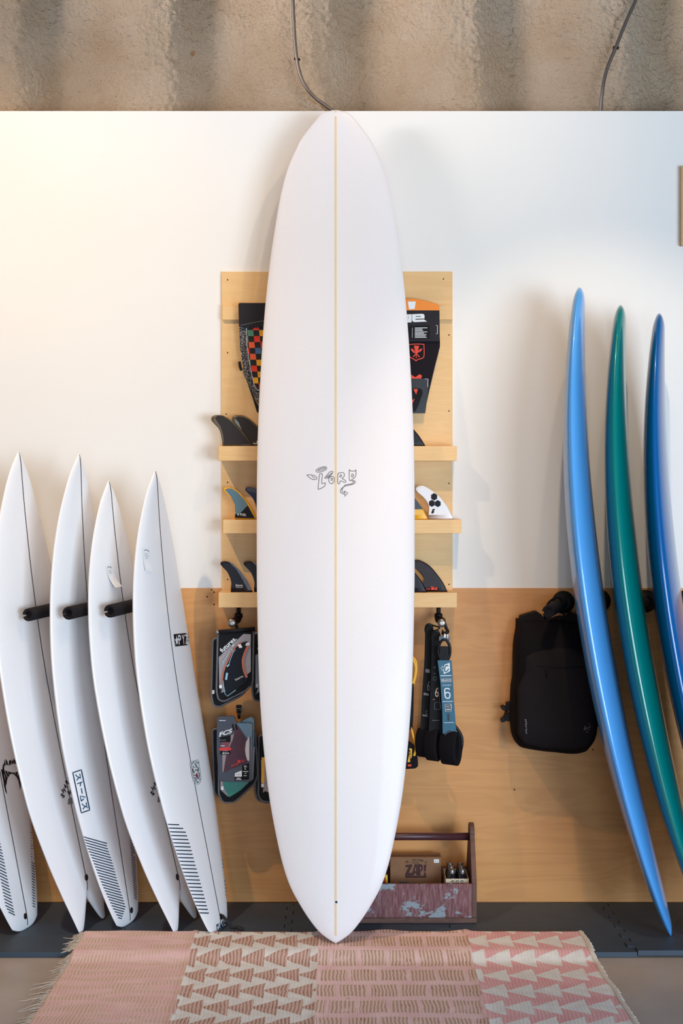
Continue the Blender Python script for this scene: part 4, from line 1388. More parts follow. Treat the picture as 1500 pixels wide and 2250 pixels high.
def yellow_pack(t, d):
    mb = MB(); decal_poly(mb, flat(d + 0.001), [(573, 1670), (610, 1665), (618, 1745), (576, 1745)]); mb.build('lining_panel', FILM, t, fix=False)
    mb = MB(); decal_line(mb, flat(d + 0.0022), [(578, 1664), (577, 1720)], 7); mb.build('zip_strap', YEL, t, fix=False)
    mb = MB(); decal_poly(mb, flat(d + 0.0022), [(573.5, 1722), (579.5, 1721), (579.5, 1729), (574, 1730)]); mb.build('zip_tag', M_WHITE, t, fix=False)
    mb = MB(); decal_line(mb, flat(d + 0.0024), [(576, 1730), (574, 1744)], 5); decal_poly(mb, flat(d + 0.0015), [(572, 1745), (583, 1738), (610, 1752), (575, 1756)]); mb.build('panel_print', DKCARD, t, fix=False)
    prism_px(MB(), [(588, 1715), (612, 1705), (612, 1752), (594, 1748)], d + 0.0012, d + 0.004).build('packed_fin', GREENF, t)
pack('fin pack with a yellow zip strap peeking out left of the longboard', [(569, 1616), (630, 1612), (640, 1740), (600, 1762), (576, 1760), (568, 1748)], 0.135, yellow_pack)
pack('black fin pack behind the one with the yellow zip strap', [(564, 1620), (622, 1618), (630, 1735), (590, 1764), (566, 1758), (561, 1740)], 0.112, None)

# ================================================================== leashes right of the longboard
TEAL = mat('teal_label_card', (24, 92, 118), 0.45, c2=(20, 82, 108))
LBLK = mat('black_leash_cord', (12, 10, 16), 0.4, spec=0.3)
def leash(label, strip, d, card, cuff, head, extra, top):
    """folded leash on a printed card strip: head loop, card, coiled cuff below"""
    bx = sum(p[0] for p in strip) / len(strip)
    t = thing('surf_leash', label, 'leash', P(bx, cuff[3], d), 'surf leashes hanging on the right hook')
    prism_px(MB(), strip, d - 0.004, d).build('card_strip', card, t, bevel=0.0006)
    (x0, y0, x1, y1) = cuff
    # cuff: a padded band rolled into an upright ring, seen end-on and turned a little to the right
    c = P((x0 + x1) / 2, (y0 + y1) / 2, d - 0.008)
    rz = (y1 - y0) / 2 / (F / (D - d))
    rx = rz * 0.50
    wdt = (x1 - x0) / (F / (D - d)) * 0.85
    ax = Vector((0.80, -0.60, 0)).normalized()
    side = Vector((0.60, 0.80, 0)).normalized()
    mb = MB()
    n = 28
    vs_ = []
    for k, (r, o) in enumerate(((1.0, -.5), (1.0, .5), (.42, .5), (.42, -.5))):
        for i in range(n):
            a = 2 * math.pi * i / n
            vs_.append(c + side * math.cos(a) * rx * r + Vector((0, 0, 1)) * math.sin(a) * rz * (r if r == 1 else 0.8) + ax * o * wdt)
    fs = [(k * n + i, k * n + (i + 1) % n, ((k + 1) % 4) * n + (i + 1) % n, ((k + 1) % 4) * n + i) for k in range(4) for i in range(n)]
    mb.add(vs_, fs, True)
    mb.build('cuff', mat('black_cuff', (12, 10, 15), 0.8, spec=0.2, c2=(18, 16, 22), scale=120), t, bevel=0.002)
    # head: rail saver loop over the hook
    (hx, hy, hw, hh) = head
    mb = MB()
    loop = [P(hx + hw * math.sin(2 * math.pi * i / 20), hy - hh * math.cos(2 * math.pi * i / 20), d - 0.006 + 0.004 * math.cos(2 * math.pi * i / 20)) for i in range(21)]
    mb.tube(loop, 0.0055, 8, cap=False)
    mb.build('rail_saver_loop', LBLK, t)
    prism_px(MB(), round_poly([(hx - hw * .72, hy - hh * .4), (hx + hw * .72, hy - hh * .4), (hx + hw * .8, hy + hh * 1.15), (hx - hw * .8, hy + hh * 1.15)], 3), d - 0.012, d - 0.002).build('rail_saver', BLK, t)
    MB().tube([P(hx, hy - hh, d - 0.006), P((hx + top[0]) / 2, (hy - hh + top[1]) / 2, d - 0.01), P(top[0], top[1], 0.145)], 0.003, 8).build('string', LBLK, t)
    MB().tube(curve_pts([tuple(P(strip[-1][0] + 6, strip[-1][1] - 4, d - 0.012)), tuple(P(strip[-2][0] + 10, strip[-2][1] + 6, d - 0.02)), tuple(P(x1 + 2, y0 + 14, d - 0.024)), tuple(P(x1 - 6, y1 - 12, d - 0.02))], 6), 0.0062, 10).build('cord', LBLK, t)
    extra(t, d)
    return t
lz = lambda pts: zp(pts, 950, 1450, 13.24)
def teal_print(t, d):
    f1, f2 = flat(d + 0.0008), flat(d + 0.0016)
    mb = MB()
    decal_poly(mb, f1, lz([(350, 135), (495, 85), (510, 300), (495, 335), (330, 412), (310, 290)]))
    decal_line(mb, f1, lz(star(300, 245, 75, 85, -15)), 1.0, closed=True)
    decal_line(mb, f1, lz([(232, 462), (545, 455)]), 1.6)
    decal_line(mb, f1, lz([(245, 555), (548, 548), (550, 632), (252, 638)]), 0.7, closed=True)
    decal_text(mb, f2, 'RELIANCE', 950 + 400 / 13.24, 1450 + 592 / 13.24, 21, 3.4, 1, 0.02)
    decal_text(mb, f1, 'C O M P', 950 + 412 / 13.24, 1450 + 738 / 13.24, 18, 3, 1, 0.02)
    decal_line(mb, f1, lz(curve_pts([(490, 870), (470, 835), (410, 830), (360, 850), (355, 930), (370, 1070), (430, 1118), (490, 1095), (505, 1010), (480, 955), (420, 945), (362, 985)], 5)), 2.4)
    decal_line(mb, f1, lz([(290, 1212), (585, 1205)]), 1.2)
    decal_line(mb, f1, lz([(365, 1290), (535, 1285), (540, 1490), (375, 1495)]), 0.8, closed=True)
    decal_text(mb, f2, 'RIGHT', 950 + 450 / 13.24, 1450 + 1345 / 13.24, 8.5, 2.6, 1, 0.01)
    decal_line(mb, f2, lz([(390, 1445), (520, 1440)]), 1.6); decal_line(mb, f2, lz([(400, 1395), (500, 1393)]), 0.6)
    decal_line(mb, f1, lz([(530, 1280), (545, 1400)]), 1.2)
    decal_line(mb, f1, lz([(330, 1825), (620, 1818)]), 0.9)
    mb.build('card_print', M_WHITE, t, fix=False)
    mb = MB(); decal_line(mb, f2, lz(curve_pts([(450, 190), (430, 160), (390, 170), (360, 230), (350, 310), (375, 345), (430, 315), (470, 255)], 4)), 2.6)
    decal_poly(mb, f2, lz(star(300, 245, 48, 55, -15))); mb.build('card_print', TEAL, t, fix=False)
    mb = MB(); decal_quad(mb, flat(d + 0.0012), lz([(252, 560), (542, 553), (545, 627), (256, 632)]), 1, 1)
    decal_quad(mb, flat(d + 0.0012), lz([(430, 1560), (490, 1558), (505, 1770), (435, 1772)]), 1, 1)
    decal_quad(mb, flat(d + 0.0006), lz([(370, 1296), (530, 1291), (535, 1484), (380, 1488)]), 1, 1)
    decal_poly(mb, f1, lz(curve_pts([(340, 2200), (400, 2100), (500, 2050), (600, 2110), (660, 2190)], 4)))
    mb.build('card_print', mat('dark_navy_print', (16, 20, 40), 0.45), t, fix=False)
    prism_px(MB(), round_poly([(964, 1398), (986, 1396), (988, 1407), (964, 1408)], 2), d - 0.01, d).build('buckle', mat('grey_buckle', (60, 62, 72), 0.3), t)
    mb = MB(); decal_poly(mb, f1, [(975, 1393), (979, 1393), (979, 1401), (975, 1401)]); decal_poly(mb, f1, [(982, 1394), (984.5, 1394), (984, 1402), (982, 1402)]); mb.build('buckle_mark', M_WHITE, t, fix=False)
leash('teal-carded surf leash marked with a white 6, front of the right hook', [(960.7, 1450.7), (991.8, 1450.7), (994, 1480), (997, 1540), (1002.5, 1612), (972, 1612), (971, 1560), (967, 1500)], 0.19, TEAL,
      (967, 1606, 1012, 1681), (975.5, 1430, 13, 25), teal_print, (972, 1385))
def black_print(t, d):
    f1 = flat(d + 0.0008)
    mb = MB()
    decal_text(mb, f1, '6', 959.5, 1521, 8, 21, 0, 0.0)
    mb.build('card_print', mat('peach_print', (222, 188, 160), 0.5), t, fix=False)
    mb = MB()
    decal_poly(mb, f1, [(952.5, 1466), (957, 1465), (955, 1468)])
    decal_line(mb, f1, [(952, 1480), (957, 1480)], 0.8); decal_line(mb, f1, [(951.5, 1488), (959, 1487.5), (959.5, 1494), (952, 1494.5)], 0.7, closed=True)
    decal_line(mb, f1, [(954, 1544), (967, 1543), (967.5, 1558.5), (954, 1559)], 0.7, closed=True)
    decal_line(mb, f1, [(963, 1510), (967, 1558)], 0.7); decal_line(mb, f1, [(949, 1583), (965, 1583)], 0.8)
    mb.build('card_print', M_GREYINK, t, fix=False)
    mb = MB(); decal_line(mb, f1, [(950, 1537), (955, 1537)], 1.2); mb.build('card_print', ORA, t, fix=False)
leash('black-carded surf leash marked with a peach 6, between the other two leashes', [(948, 1388), (964, 1388), (968, 1480), (974, 1612), (941, 1612), (944, 1540), (947, 1460)], 0.152, DKCARD,
      (935, 1602, 968, 1672), (957, 1400, 8, 14), black_print, (966, 1380))
def back_print(t, d):
    f1 = flat(d + 0.0008)
    mb = MB()
    decal_poly(mb, f1, [(935, 1470), (944, 1471), (944, 1479), (934.5, 1477)])
    decal_text(mb, f1, '6', 941.5, 1507, 6, 22, -3, 0.0)
    decal_poly(mb, f1, [(930.5, 1522), (942, 1524), (942, 1528.5), (930, 1527)]); decal_poly(mb, f1, [(928, 1570), (939, 1571), (939, 1575), (928, 1573)])
    decal_line(mb, f1, [(940, 1562), (936, 1562), (936, 1568), (940, 1569)], 1.0)
    mb.build('card_print', M_GREYINK, t, fix=False)
leash('black surf leash at the back of the right hook, grey print on its card', [(934, 1373), (950, 1376), (949, 1450), (946, 1530), (944, 1615), (923, 1612), (926, 1540), (932, 1450)], 0.115, DKCARD,
      (915, 1600, 948, 1664), (942, 1384, 7, 12), back_print, (965, 1378))
# yellow-corded leash next to the longboard
ty = thing('surf_leash', 'yellow-corded surf leash with a black cuff, half hidden by the right rail of the longboard', 'leash', P(900, 1688, 0.10), 'surf leashes hanging on the right hook')
yd = 0.10
for off in (0, 5):
    mb = MB()
    mb.tube(curve_pts([tuple(P(896 + off, 1440, yd)), tuple(P(907 + off, 1450, yd)), tuple(P(912.5 + off * .4, 1466, yd)), tuple(P(911 + off * .4, 1485, yd)), tuple(P(906 + off * .5, 1503, yd)), tuple(P(900 + off * .5, 1530, yd))], 6), 0.0042, 10)
    mb.build('cord', YEL, ty)
mb = MB()
mb.tube(curve_pts([tuple(P(903, 1598, yd)), tuple(P(908, 1620, yd)), tuple(P(913, 1640, yd)), tuple(P(912, 1652, yd)), tuple(P(909, 1661, yd + 0.006))], 6), 0.0046, 10)
mb.build('cord', YEL, ty)
prism_px(MB(), [(880, 1500), (909, 1502), (908, 1560), (906, 1603), (880, 1603)], yd - 0.004, yd + 0.004).build('card_strip', DKCARD, ty)
prism_px(MB(), round_poly([(880, 1625), (900, 1630), (912, 1640), (917, 1665), (918, 1682), (912, 1687), (880, 1689)], 3), yd - 0.03, yd).build('cuff', MATS['black_cuff'], ty, bevel=0.004)
mb = MB(); decal_poly(mb, flat(yd + 0.0008), round_poly([(899, 1644), (905, 1645), (904.5, 1662), (901, 1674), (895, 1675), (898, 1660)], 1.5)); mb.build('cuff_print', YEL, ty, fix=False)
mb = MB(); decal_text(mb, flat(yd + 0.0016), 'FCS', 900.8, 1660, 24, 4.2, -82, 0.03); mb.build('cuff_print', DKCARD, ty, fix=False)
mb = MB(); decal_poly(mb, flat(yd + 0.0008), [(895.5, 1680), (898, 1679), (898.5, 1681.5), (900.5, 1678), (902, 1681), (903.5, 1679), (903.5, 1683.5), (896, 1684)]); mb.build('cuff_print', RP, ty, fix=False)

# ================================================================== foam-covered wall pegs
FOAMP = mat('black_foam_sleeve', (34, 30, 33), 0.9, spec=0.2, c2=(28, 24, 28), scale=140, bmp=0.0006)
CORE = mat('peg_core', (18, 15, 17), 0.6, spec=0.25)
def peg(label, end_px, group, slit=True, d_end=0.335, dx=0.095):
    e = P(end_px[0], end_px[1], d_end)
    root = e + Vector((dx, d_end - 0.0, 0.012))
    root.y = -0.003
    ax = (e - root).normalized()
    t = thing('wall_peg', label, 'wall peg', root, group)
    MB().lathe(root, [(0.044, 0), (0.044, 0.006), (0.030, 0.012), (0.024, 0.03)], 28, ax if False else Vector((0, -1, 0))).build('flange', CORE, t)
    MB().tube([root, root.lerp(e, 0.985)], 0.0125, 16).build('core', CORE, t)
    # foam sleeve: thick tube, split along its length
    up = Vector((0, 0, 1)); up = (up - ax * up.dot(ax)).normalized(); side = ax.cross(up)
    n = 30
    gap = 0.20 if slit else 0.03
    mid = math.pi * 1.06
    angs = [mid + gap + (2 * math.pi - 2 * gap) * i / n for i in range(n + 1)]
    mb = MB()
    ends = []
    for tt, rr in ((0.10, 0.0235), (0.985, 0.0235), (1.0, 0.022)):
        c = root.lerp(e, tt)
        ends.append([[c + (side * math.sin(a) * -1 + up * math.cos(a)).normalized() * r for a in angs] for r in (rr, 0.0128)])
    def dirv(a): return up * math.cos(a - math.pi / 2) + side * math.sin(a - math.pi / 2)
    ends = []
    for tt, rr in ((0.10, 0.0235), (0.985, 0.0235), (1.0, 0.0229)):
        c = root.lerp(e, tt)
        ends.append([[c + dirv(a) * r for a in angs] for r in (rr, 0.0128)])
    k = n + 1
    vs_ = [p for en in ends for r in en for p in r]
    idx = lambda en, r, i: (en * 2 + r) * k + i
    fs = []
    for i in range(n):
        for en in range(2):
            fs.append((idx(en, 0, i), idx(en, 0, i + 1), idx(en + 1, 0, i + 1), idx(en + 1, 0, i)))
            fs.append((idx(en, 1, i), idx(en + 1, 1, i), idx(en + 1, 1, i + 1), idx(en, 1, i + 1)))
        fs.append((idx(2, 0, i), idx(2, 0, i + 1), idx(2, 1, i + 1), idx(2, 1, i)))
        fs.append((idx(0, 0, i), idx(0, 1, i), idx(0, 1, i + 1), idx(0, 0, i + 1)))
    for i in (0, n):
        for en in range(2):
            fs.append((idx(en, 0, i), idx(en + 1, 0, i), idx(en + 1, 1, i), idx(en, 1, i)))
    mb.add(vs_, fs, True)
    mb.build('foam_sleeve', FOAMP, t)
    return t
GP = 'foam-covered wall pegs'
def left_peg(b, px, py):
    """the peg runs beside the deck of the board on its left, just clear of it"""
    dd = -b.unproject(px, py, 0.0).y
    de = dd + 0.095
    return {'d_end': de, 'dx': 0.33 * de}
peg('black foam wall peg leftmost in the picture, in front of the second white board', (62, 1351), GP, **left_peg(bB, 62, 1351))
peg('black foam wall peg with an unsplit end, in front of the boxed-logo white board', (150, 1347.5), GP, slit=False, **left_peg(bC, 150, 1347))
peg('black foam wall peg in front of the white board with the loose paper tag', (241, 1343), GP, **left_peg(bD, 241, 1343))
peg('black foam wall peg that the black backpack hangs from', (1204, 1344), GP, d_end=0.27)
peg('black foam wall peg just left of the light blue board', (1287, 1341), GP, d_end=0.27)
peg('black foam wall peg between the light blue and the dark green boards', (1385, 1338), GP, d_end=0.20)
peg('black foam wall peg between the dark green and the navy boards', (1479, 1338), GP, d_end=0.20)

# ================================================================== backpack
BP = mat('black_backpack_cloth', (14, 10, 14), 0.85, spec=0.15, c2=(18, 14, 18), scale=400, bmp=0.0004)
BP2 = mat('black_backpack_panel', (30, 24, 26), 0.85, spec=0.2, c2=(23, 18, 21), scale=300, bmp=0.0004)
tb = thing('backpack', 'black roll-top backpack hanging from a foam wall peg', 'backpack', P(1218, 1657, 0.08))
bo = [(1137, 1362.4), (1136, 1382), (1129.5, 1419), (1128.5, 1484.7), (1124, 1512.7), (1123, 1550), (1123, 1587), (1125.7, 1615), (1136, 1636), (1151, 1645), (1192, 1651.7), (1220, 1654.5),
      (1257, 1658), (1281.6, 1654.5), (1294.7, 1645), (1311.5, 1615), (1313, 1550), (1313, 1456.7), (1315, 1447), (1309.6, 1400.7), (1304, 1368), (1287, 1366), (1244, 1363), (1199.5, 1360.5)]
bo = curve_pts(bo + [bo[0]], 3)[:-1]
def bag_ring(k, d, cx=1218, cy=1515):
    out = []
    for x, y in bo:
        p = P(cx + (x - cx) * k, cy + (y - cy) * (k if y > cy else (1 - (1 - k) * 0.5)), 0.12)
        out.append(Vector((p.x, -d, p.z)))
    return out
rings = [bag_ring(0.90, 0.012), bag_ring(0.97, 0.03), bag_ring(1.0, 0.07), bag_ring(0.995, 0.115), bag_ring(0.95, 0.15), bag_ring(0.84, 0.172), bag_ring(0.6, 0.182), bag_ring(0.3, 0.186)]
mb = MB()
n = len(bo)
vs_ = [p for r in rings for p in r]
# the roll-top folds back towards the wall near the top edge, with soft wrinkles
zt = P(0, 1362, 0.12).z; zm = P(0, 1440, 0.12).z
for p in vs_:
    k = max(0.0, min(1.0, (p.z - zm) / (zt - zm)))
    p.y += 0.085 * k * k * max(0, (-p.y - 0.03) / 0.15)
    p.y -= 0.004 * noise.noise(Vector((p.x * 22, 0, p.z * 14)))
fs = [(k * n + i, k * n + (i + 1) % n, (k + 1) * n + (i + 1) % n, (k + 1) * n + i) for k in range(len(rings) - 1) for i in range(n)]
mb.add(vs_, fs, True)
mb.f.append(list(range(n))); mb.sm.append(False)
mb.f.append([(len(rings) - 1) * n + i for i in range(n)][::-1]); mb.sm.append(True)
bag = mb.build('bag_body', BP, tb)
# front pocket panel whose upper edge arches across the bag
pz = lambda pts: zp(pts, 1080, 1270, 5.357)
pock = round_poly(pz([(385, 925), (480, 855), (640, 812), (800, 800), (960, 815), (1110, 860), (1215, 930), (1220, 1150), (1215, 1840), (1120, 1985), (940, 2030), (600, 2005), (380, 1960), (300, 1850), (300, 1300), (380, 1100)]), 6)
mb = MB()
cx, cy = 1222, 1530
ringp = []
for k, d in ((1.0, 0.148), (0.985, 0.176), (0.93, 0.186), (0.6, 0.192), (0.25, 0.194)):
    ringp.append([Vector((P(cx + (x - cx) * k, 0, 0.17).x, -d, P(0, cy + (y - cy) * k, 0.17).z)) for x, y in pock])
n = len(pock)
mb.add([p for r in ringp for p in r], [(k * n + i, k * n + (i + 1) % n, (k + 1) * n + (i + 1) % n, (k + 1) * n + i) for k in range(4) for i in range(n)], True)
mb.f.append([4 * n + i for i in range(n)]); mb.sm.append(True)
mb.build('front_pocket', BP2, tb)
def strap(name, pts, w, th, m=BP2):
    """flat webbing along a path of (px, py, d); w in metres along depth"""
    path = [P(*p) for p in pts]
    MB().tube(curve_pts([tuple(p) for p in path], 5), w, 10, squash=th).build(name, m, tb)
for xs_ in ((1141, 1189, 1362, 1342), (1287, 1244, 1366, 1345)):
    a = [(xs_[0], xs_[2] + 2, 0.07), (xs_[0], xs_[2] - 10, 0.07), ((xs_[0] * .6 + xs_[1] * .4), xs_[3] + 2, 0.065), (xs_[1] + (-4 if xs_[1] < 1200 else 4), xs_[3], 0.06), (xs_[1], xs_[2] + 2, 0.06)]
    prism_px(MB(), round_poly([(xs_[0], xs_[2] + 4), (xs_[0], xs_[2] - 9), (xs_[1] + (-12 if xs_[1] < 1200 else 10), xs_[3]), (xs_[1], xs_[3] + 8), (xs_[1] + (8 if xs_[1] < 1200 else -6), xs_[2] + 4)], 3), 0.03, 0.085).build('shoulder_strap', BP2, tb, bevel=0.004)
strap('hang_loop', [(1199, 1362, 0.06), (1196, 1352, 0.08), (1204, 1326, 0.12), (1224, 1312, 0.12), (1236, 1325, 0.10), (1238, 1348, 0.08), (1240, 1364, 0.06)], 0.0045, 0.6)
strap('top_handle', [(1204, 1363, 0.09), (1218, 1357, 0.10), (1232, 1355, 0.10), (1243, 1362, 0.09)], 0.008, 0.6)
for nm, poly_, d0, d1 in (('side_strap', [(1111, 1543), (1124, 1541), (1124, 1563), (1112, 1562)], 0.05, 0.08), ('side_strap', [(1108, 1572), (1124, 1563), (1125, 1586), (1108, 1582)], 0.05, 0.08),
                          ('buckle', [(1098, 1553), (1104, 1549), (1112, 1552), (1112, 1562), (1104, 1560)], 0.045, 0.075), ('buckle', [(1098, 1581), (1106, 1574), (1110, 1562), (1116, 1564), (1110, 1584), (1101, 1587)], 0.045, 0.075),
                          ('buckle', [(1312, 1563), (1321, 1561), (1324, 1566), (1320, 1572), (1320, 1592), (1312, 1597)], 0.05, 0.08)):
    prism_px(MB(), round_poly(poly_, 2.5), d0, d1).build(nm, BLK, tb, bevel=0.002)
MB().tube([P(1196, 1464, 0.192), P(1199, 1474, 0.196), P(1200, 1488, 0.195)], 0.0028, 8).build('zip_pull', BLK, tb)
MB().tube([P(1178, 1464, 0.190), P(1230, 1466, 0.195), P(1284, 1466, 0.190)], 0.0016, 6).build('zip_line', BLK, tb)
GB = mat('faint_grey_print', (118, 108, 122), 0.6)
mb = MB()
hz = lambda pts: zp(pts, 1140, 1570, 37.5)
for k, y in enumerate((440, 590, 730, 860, 1010, 1210, 1350, 1520)):
    x = 540 + (k % 3) * 20 + k * 6
    decal_line(mb, flat(0.1952), hz([(x - 70, y - 25), (x + 10, y), (x + 50, y + 45)]), 2.0)
mb.build('bag_print', GB, tb, fix=False)
mb = MB()
hz = lambda pts: zp(pts, 1270, 1580, 37.5)
for ln, w in (([(470, 940), (490, 800), (560, 560)], 1.6), ([(470, 900), (600, 790), (760, 740), (900, 660), (1030, 610)], 2.0), ([(560, 800), (620, 580)], 1.4), ([(640, 900), (720, 870)], 1.2), ([(780, 920), (940, 800)], 1.4), ([(640, 1070), (820, 1080)], 1.6), ([(700, 420), (960, 360), (980, 600)], 0.7)):
    decal_line(mb, flat(0.1952), hz(ln), w)
mb.build('bag_print', mat('faint_dark_print', (76, 70, 82), 0.6), tb, fix=False)

# ================================================================== wooden toolbox and what stands in it
def mat_toolbox():
    m, nt, b = new_mat('worn_red_paint')
    v = tex_obj(nt)
    st = noise_tex(nt, scaled(nt, v, (120, 40, 16)), 1.0, 4, 0.65)
    bl = noise_tex(nt, scaled(nt, v, (9, 9, 14)), 1.0, 4, 0.6)
    fleck = noise_tex(nt, v, 95, 3)
    col = mixc(nt, ramp(nt, st, 0.42, 0.66), lin((104, 54, 56)), lin((140, 104, 108)))
    col = mixc(nt, ramp(nt, bl + fleck * 0.16, 0.665, 0.70), col, lin((138, 148, 156)))
    nt.links.new(col, b.inputs['Base Color'])
    b.inputs['Roughness'].default_value = 0.6
    bump(nt, b, st, 0.4, 0.001)
    return m
M_TB = mat_toolbox()
M_TBW = mat_wood('worn_dark_wood', (120, 84, 72), (70, 46, 40), 0.65, 3.0)
TX0, TX1 = -0.075, 0.50
tt = thing('wooden_toolbox', 'worn red-brown wooden tool tote with a round handle, standing on the mats behind the longboard', 'toolbox', ((TX0 + TX1) / 2, -0.15, 0.001))
Y0, Y1 = -0.276, -0.022
MB().box(TX0, TX1, Y0 - 0.004, Y1 + 0.004, 0.001, 0.021).build('base_board', M_TBW, tt, bevel=0.003)
MB().box(TX0 + 0.018, TX1 - 0.018, Y0, Y0 + 0.014, 0.021, 0.146).build('front_board', M_TB, tt, bevel=0.002)
MB().box(TX0 + 0.018, TX1 - 0.018, Y1 - 0.014, Y1, 0.021, 0.146).build('back_board', M_TBW, tt, bevel=0.002)
prof = [(Y0, 0.021), (Y0, 0.150), (-0.19, 0.300)] + [(-0.149 + 0.042 * math.cos(a), 0.312 + 0.032 * math.sin(a)) for a in [math.pi * (1 - i / 8) for i in range(9)]] + [(-0.108, 0.300), (Y1, 0.150), (Y1, 0.021)]
for xa in (TX0, TX1 - 0.018):
    MB().prism3([(xa, y, z) for y, z in prof], [(xa + 0.018, y, z) for y, z in prof]).build('end_board', M_TBW, tt, bevel=0.002)
MB().tube([(TX0 + 0.012, -0.149, 0.291), (TX1 - 0.012, -0.149, 0.291)], 0.0142, 18).build('handle', mat_wood('dark_plum_wood', (84, 44, 48), (56, 28, 34), 0.4, 3.0), tt)

KRAFT = mat('kraft_cardboard', (140, 100, 70), 0.8, c2=(126, 90, 62), scale=40)
bx0, bx1 = P(857, 0, 0.13).x, P(969, 0, 0.13).x
tk = thing('cardboard_box', 'brown cardboard box with dark red ZAP lettering standing inside the wooden tote', 'box', ((bx0 + bx1) / 2, -0.10, 0.022))
MB().box(bx0, bx1, -0.13, -0.06, 0.022, 0.2075).build('carton', KRAFT, tk, bevel=0.0015)
fk = flat(0.1308)
kz = lambda pts: zp(pts, 880, 1870, 9.375)
INKR = mat('dark_red_ink', (64, 26, 30), 0.7)
mb = MB()
for k, ch in enumerate("DR. FALCONE'S"):
    if ch == ' ':
        continue
    a = (k - 6) / 6.0
    if ch in ".'":
        decal_line(mb, fk, [(914 + a * 21.5, 1891.5 + 5 * a * a), (914.8 + a * 21.5, 1892.5 + 5 * a * a)], 1.0)
    else:
        decal_text(mb, fk, ch, 914 + a * 21.5, 1889.3 + 5 * a * a, 2.9, 4.6, -24 * a, 0.015)
decal_text(mb, fk, 'PINE', 913.2, 1895.7, 14, 2.6, 0, 0.01)
mb.build('box_print', mat('black_box_ink', (34, 26, 28), 0.7), tk, fix=False)
mb = MB()
for ln in ([(100, 290), (235, 270), (235, 310), (165, 450), (240, 445), (240, 500), (95, 510), (95, 470), (165, 325), (105, 335)],
           [(290, 270), (335, 270), (375, 500), (325, 500), (318, 455), (285, 455), (278, 500), (225, 500)],
           [(345, 270), (430, 270), (455, 300), (455, 390), (425, 415), (405, 415), (410, 500), (370, 500)],
           [(475, 290), (530, 270), (515, 420), (480, 420)], [(480, 445), (520, 440), (520, 505), (480, 505)],
           [(100, 512), (530, 508), (530, 545), (100, 548)]):
    decal_poly(mb, fk, kz(ln))
mb.build('box_print', INKR, tk, fix=False)
mb = MB()
decal_poly(mb, flat(0.1312), kz([(392, 330), (420, 330), (418, 380), (400, 395)]))
decal_poly(mb, flat(0.1312), kz([(303, 330), (316, 330), (320, 415), (292, 415)]))
mb.build('box_print', KRAFT, tk, fix=False)
mb = MB(); decal_quad(mb, fk, kz([(683, 170), (788, 170), (788, 240), (685, 242)]), 1, 1); mb.build('price_sticker', M_PAPER, tk, fix=False)
mb = MB(); decal_line(mb, flat(0.1314), kz([(700, 208), (730, 206)]), 1.6); decal_line(mb, flat(0.1314), kz([(745, 206), (768, 204)]), 1.6); mb.build('sticker_print', M_GREYINK, tk, fix=False)

# six-pack of small bottles in a cream carton
M_GL = mat('dark_bottle_glass', (26, 22, 28), 0.08, coat=1.0)
M_CAP = mat('steel_bottle_cap', (132, 126, 126), 0.35, 0.8)
tc = thing('bottle_carton', 'cream bottle carrier with black wave marks inside the right end of the tote', 'carton', (P(1004, 0, 0.2).x, -0.20, 0.022))
ca, cb_ = P(979, 1931, 0.235), P(1029.5, 1931, 0.235)
mb = MB()
mb.box(ca.x, cb_.x, -0.235, -0.2335, 0.022, ca.z).box(ca.x, cb_.x, -0.092, -0.0905, 0.022, ca.z).box(ca.x, ca.x + 0.0015, -0.2335, -0.092, 0.022, ca.z).box(cb_.x - 0.0015, cb_.x, -0.2335, -0.092, 0.022, ca.z)
mb.build('carton_walls', mat('cream_card', (222, 200, 172), 0.7), tc)
mb = MB()
for y in (1936.3, 1940.8):
    for k in range(3):
        x = 990.5 + k * 10
        decal_line(mb, flat(0.2358), [(x, y + 1.2), (x + 2, y - 0.6), (x + 5, y - 0.9), (x + 7.5, y - 0.3)], 1.7)
mb.build('carton_print', M_INK, tc, fix=False)
pos = {(0, 0): 'front left', (1, 0): 'front right', (0, 1): 'middle left', (1, 1): 'middle right', (0, 2): 'rear left', (1, 2): 'rear right'}
for (i, j), w in pos.items():
    x = ca.x + (0.024 if i == 0 else 0.063)
    y = -0.210 + 0.046 * j
    tbt = thing('small_bottle', 'small dark bottle with a steel cap, %s one in the cream carrier' % w, 'bottle', (x, y, 0.022), 'small bottles in the cream carrier')
    MB().lathe((x, y, 0.022), [(0.0165, 0), (0.0185, 0.004), (0.0185, 0.122), (0.0165, 0.134), (0.0115, 0.142), (0.0100, 0.150)], 20).build('bottle_glass', M_GL, tbt)
    MB().lathe((x, y, 0.166), [(0.0118, 0), (0.0122, 0.002), (0.0122, 0.0165), (0.0105, 0.0185), (0.003, 0.019)], 20).build('bottle_cap', M_CAP, tbt)
tw = thing('wax_packet', 'yellow, red and blue striped packet left of the cardboard box in the tote', 'packet', P(846, 1950, 0.2))
for k, (c, x) in enumerate((('yellow_packet', 851), ('red_packet', 846.5), ('blue_packet', 842))):
    m = mat(c, ((240, 196, 40), (206, 50, 40), (44, 70, 140))[k], 0.4)
    a, b_ = P(x - 2.4, 1923 + k * 5, 0.2), P(x + 2.4, 1923 + k * 5, 0.2)
    MB().prism3([(a.x, -0.2, 0.03), (b_.x, -0.2, 0.03), (b_.x - 0.004, -0.2, a.z), (a.x - 0.006, -0.2, a.z)], [(a.x, -0.185, 0.03), (b_.x, -0.185, 0.03), (b_.x - 0.004, -0.185, a.z), (a.x - 0.006, -0.185, a.z)]).build('packet_stripe', m, tw)
tg = thing('wax_comb', 'small dark teal comb lying in front of the cardboard box in the tote', 'comb', P(884, 1945, 0.24))
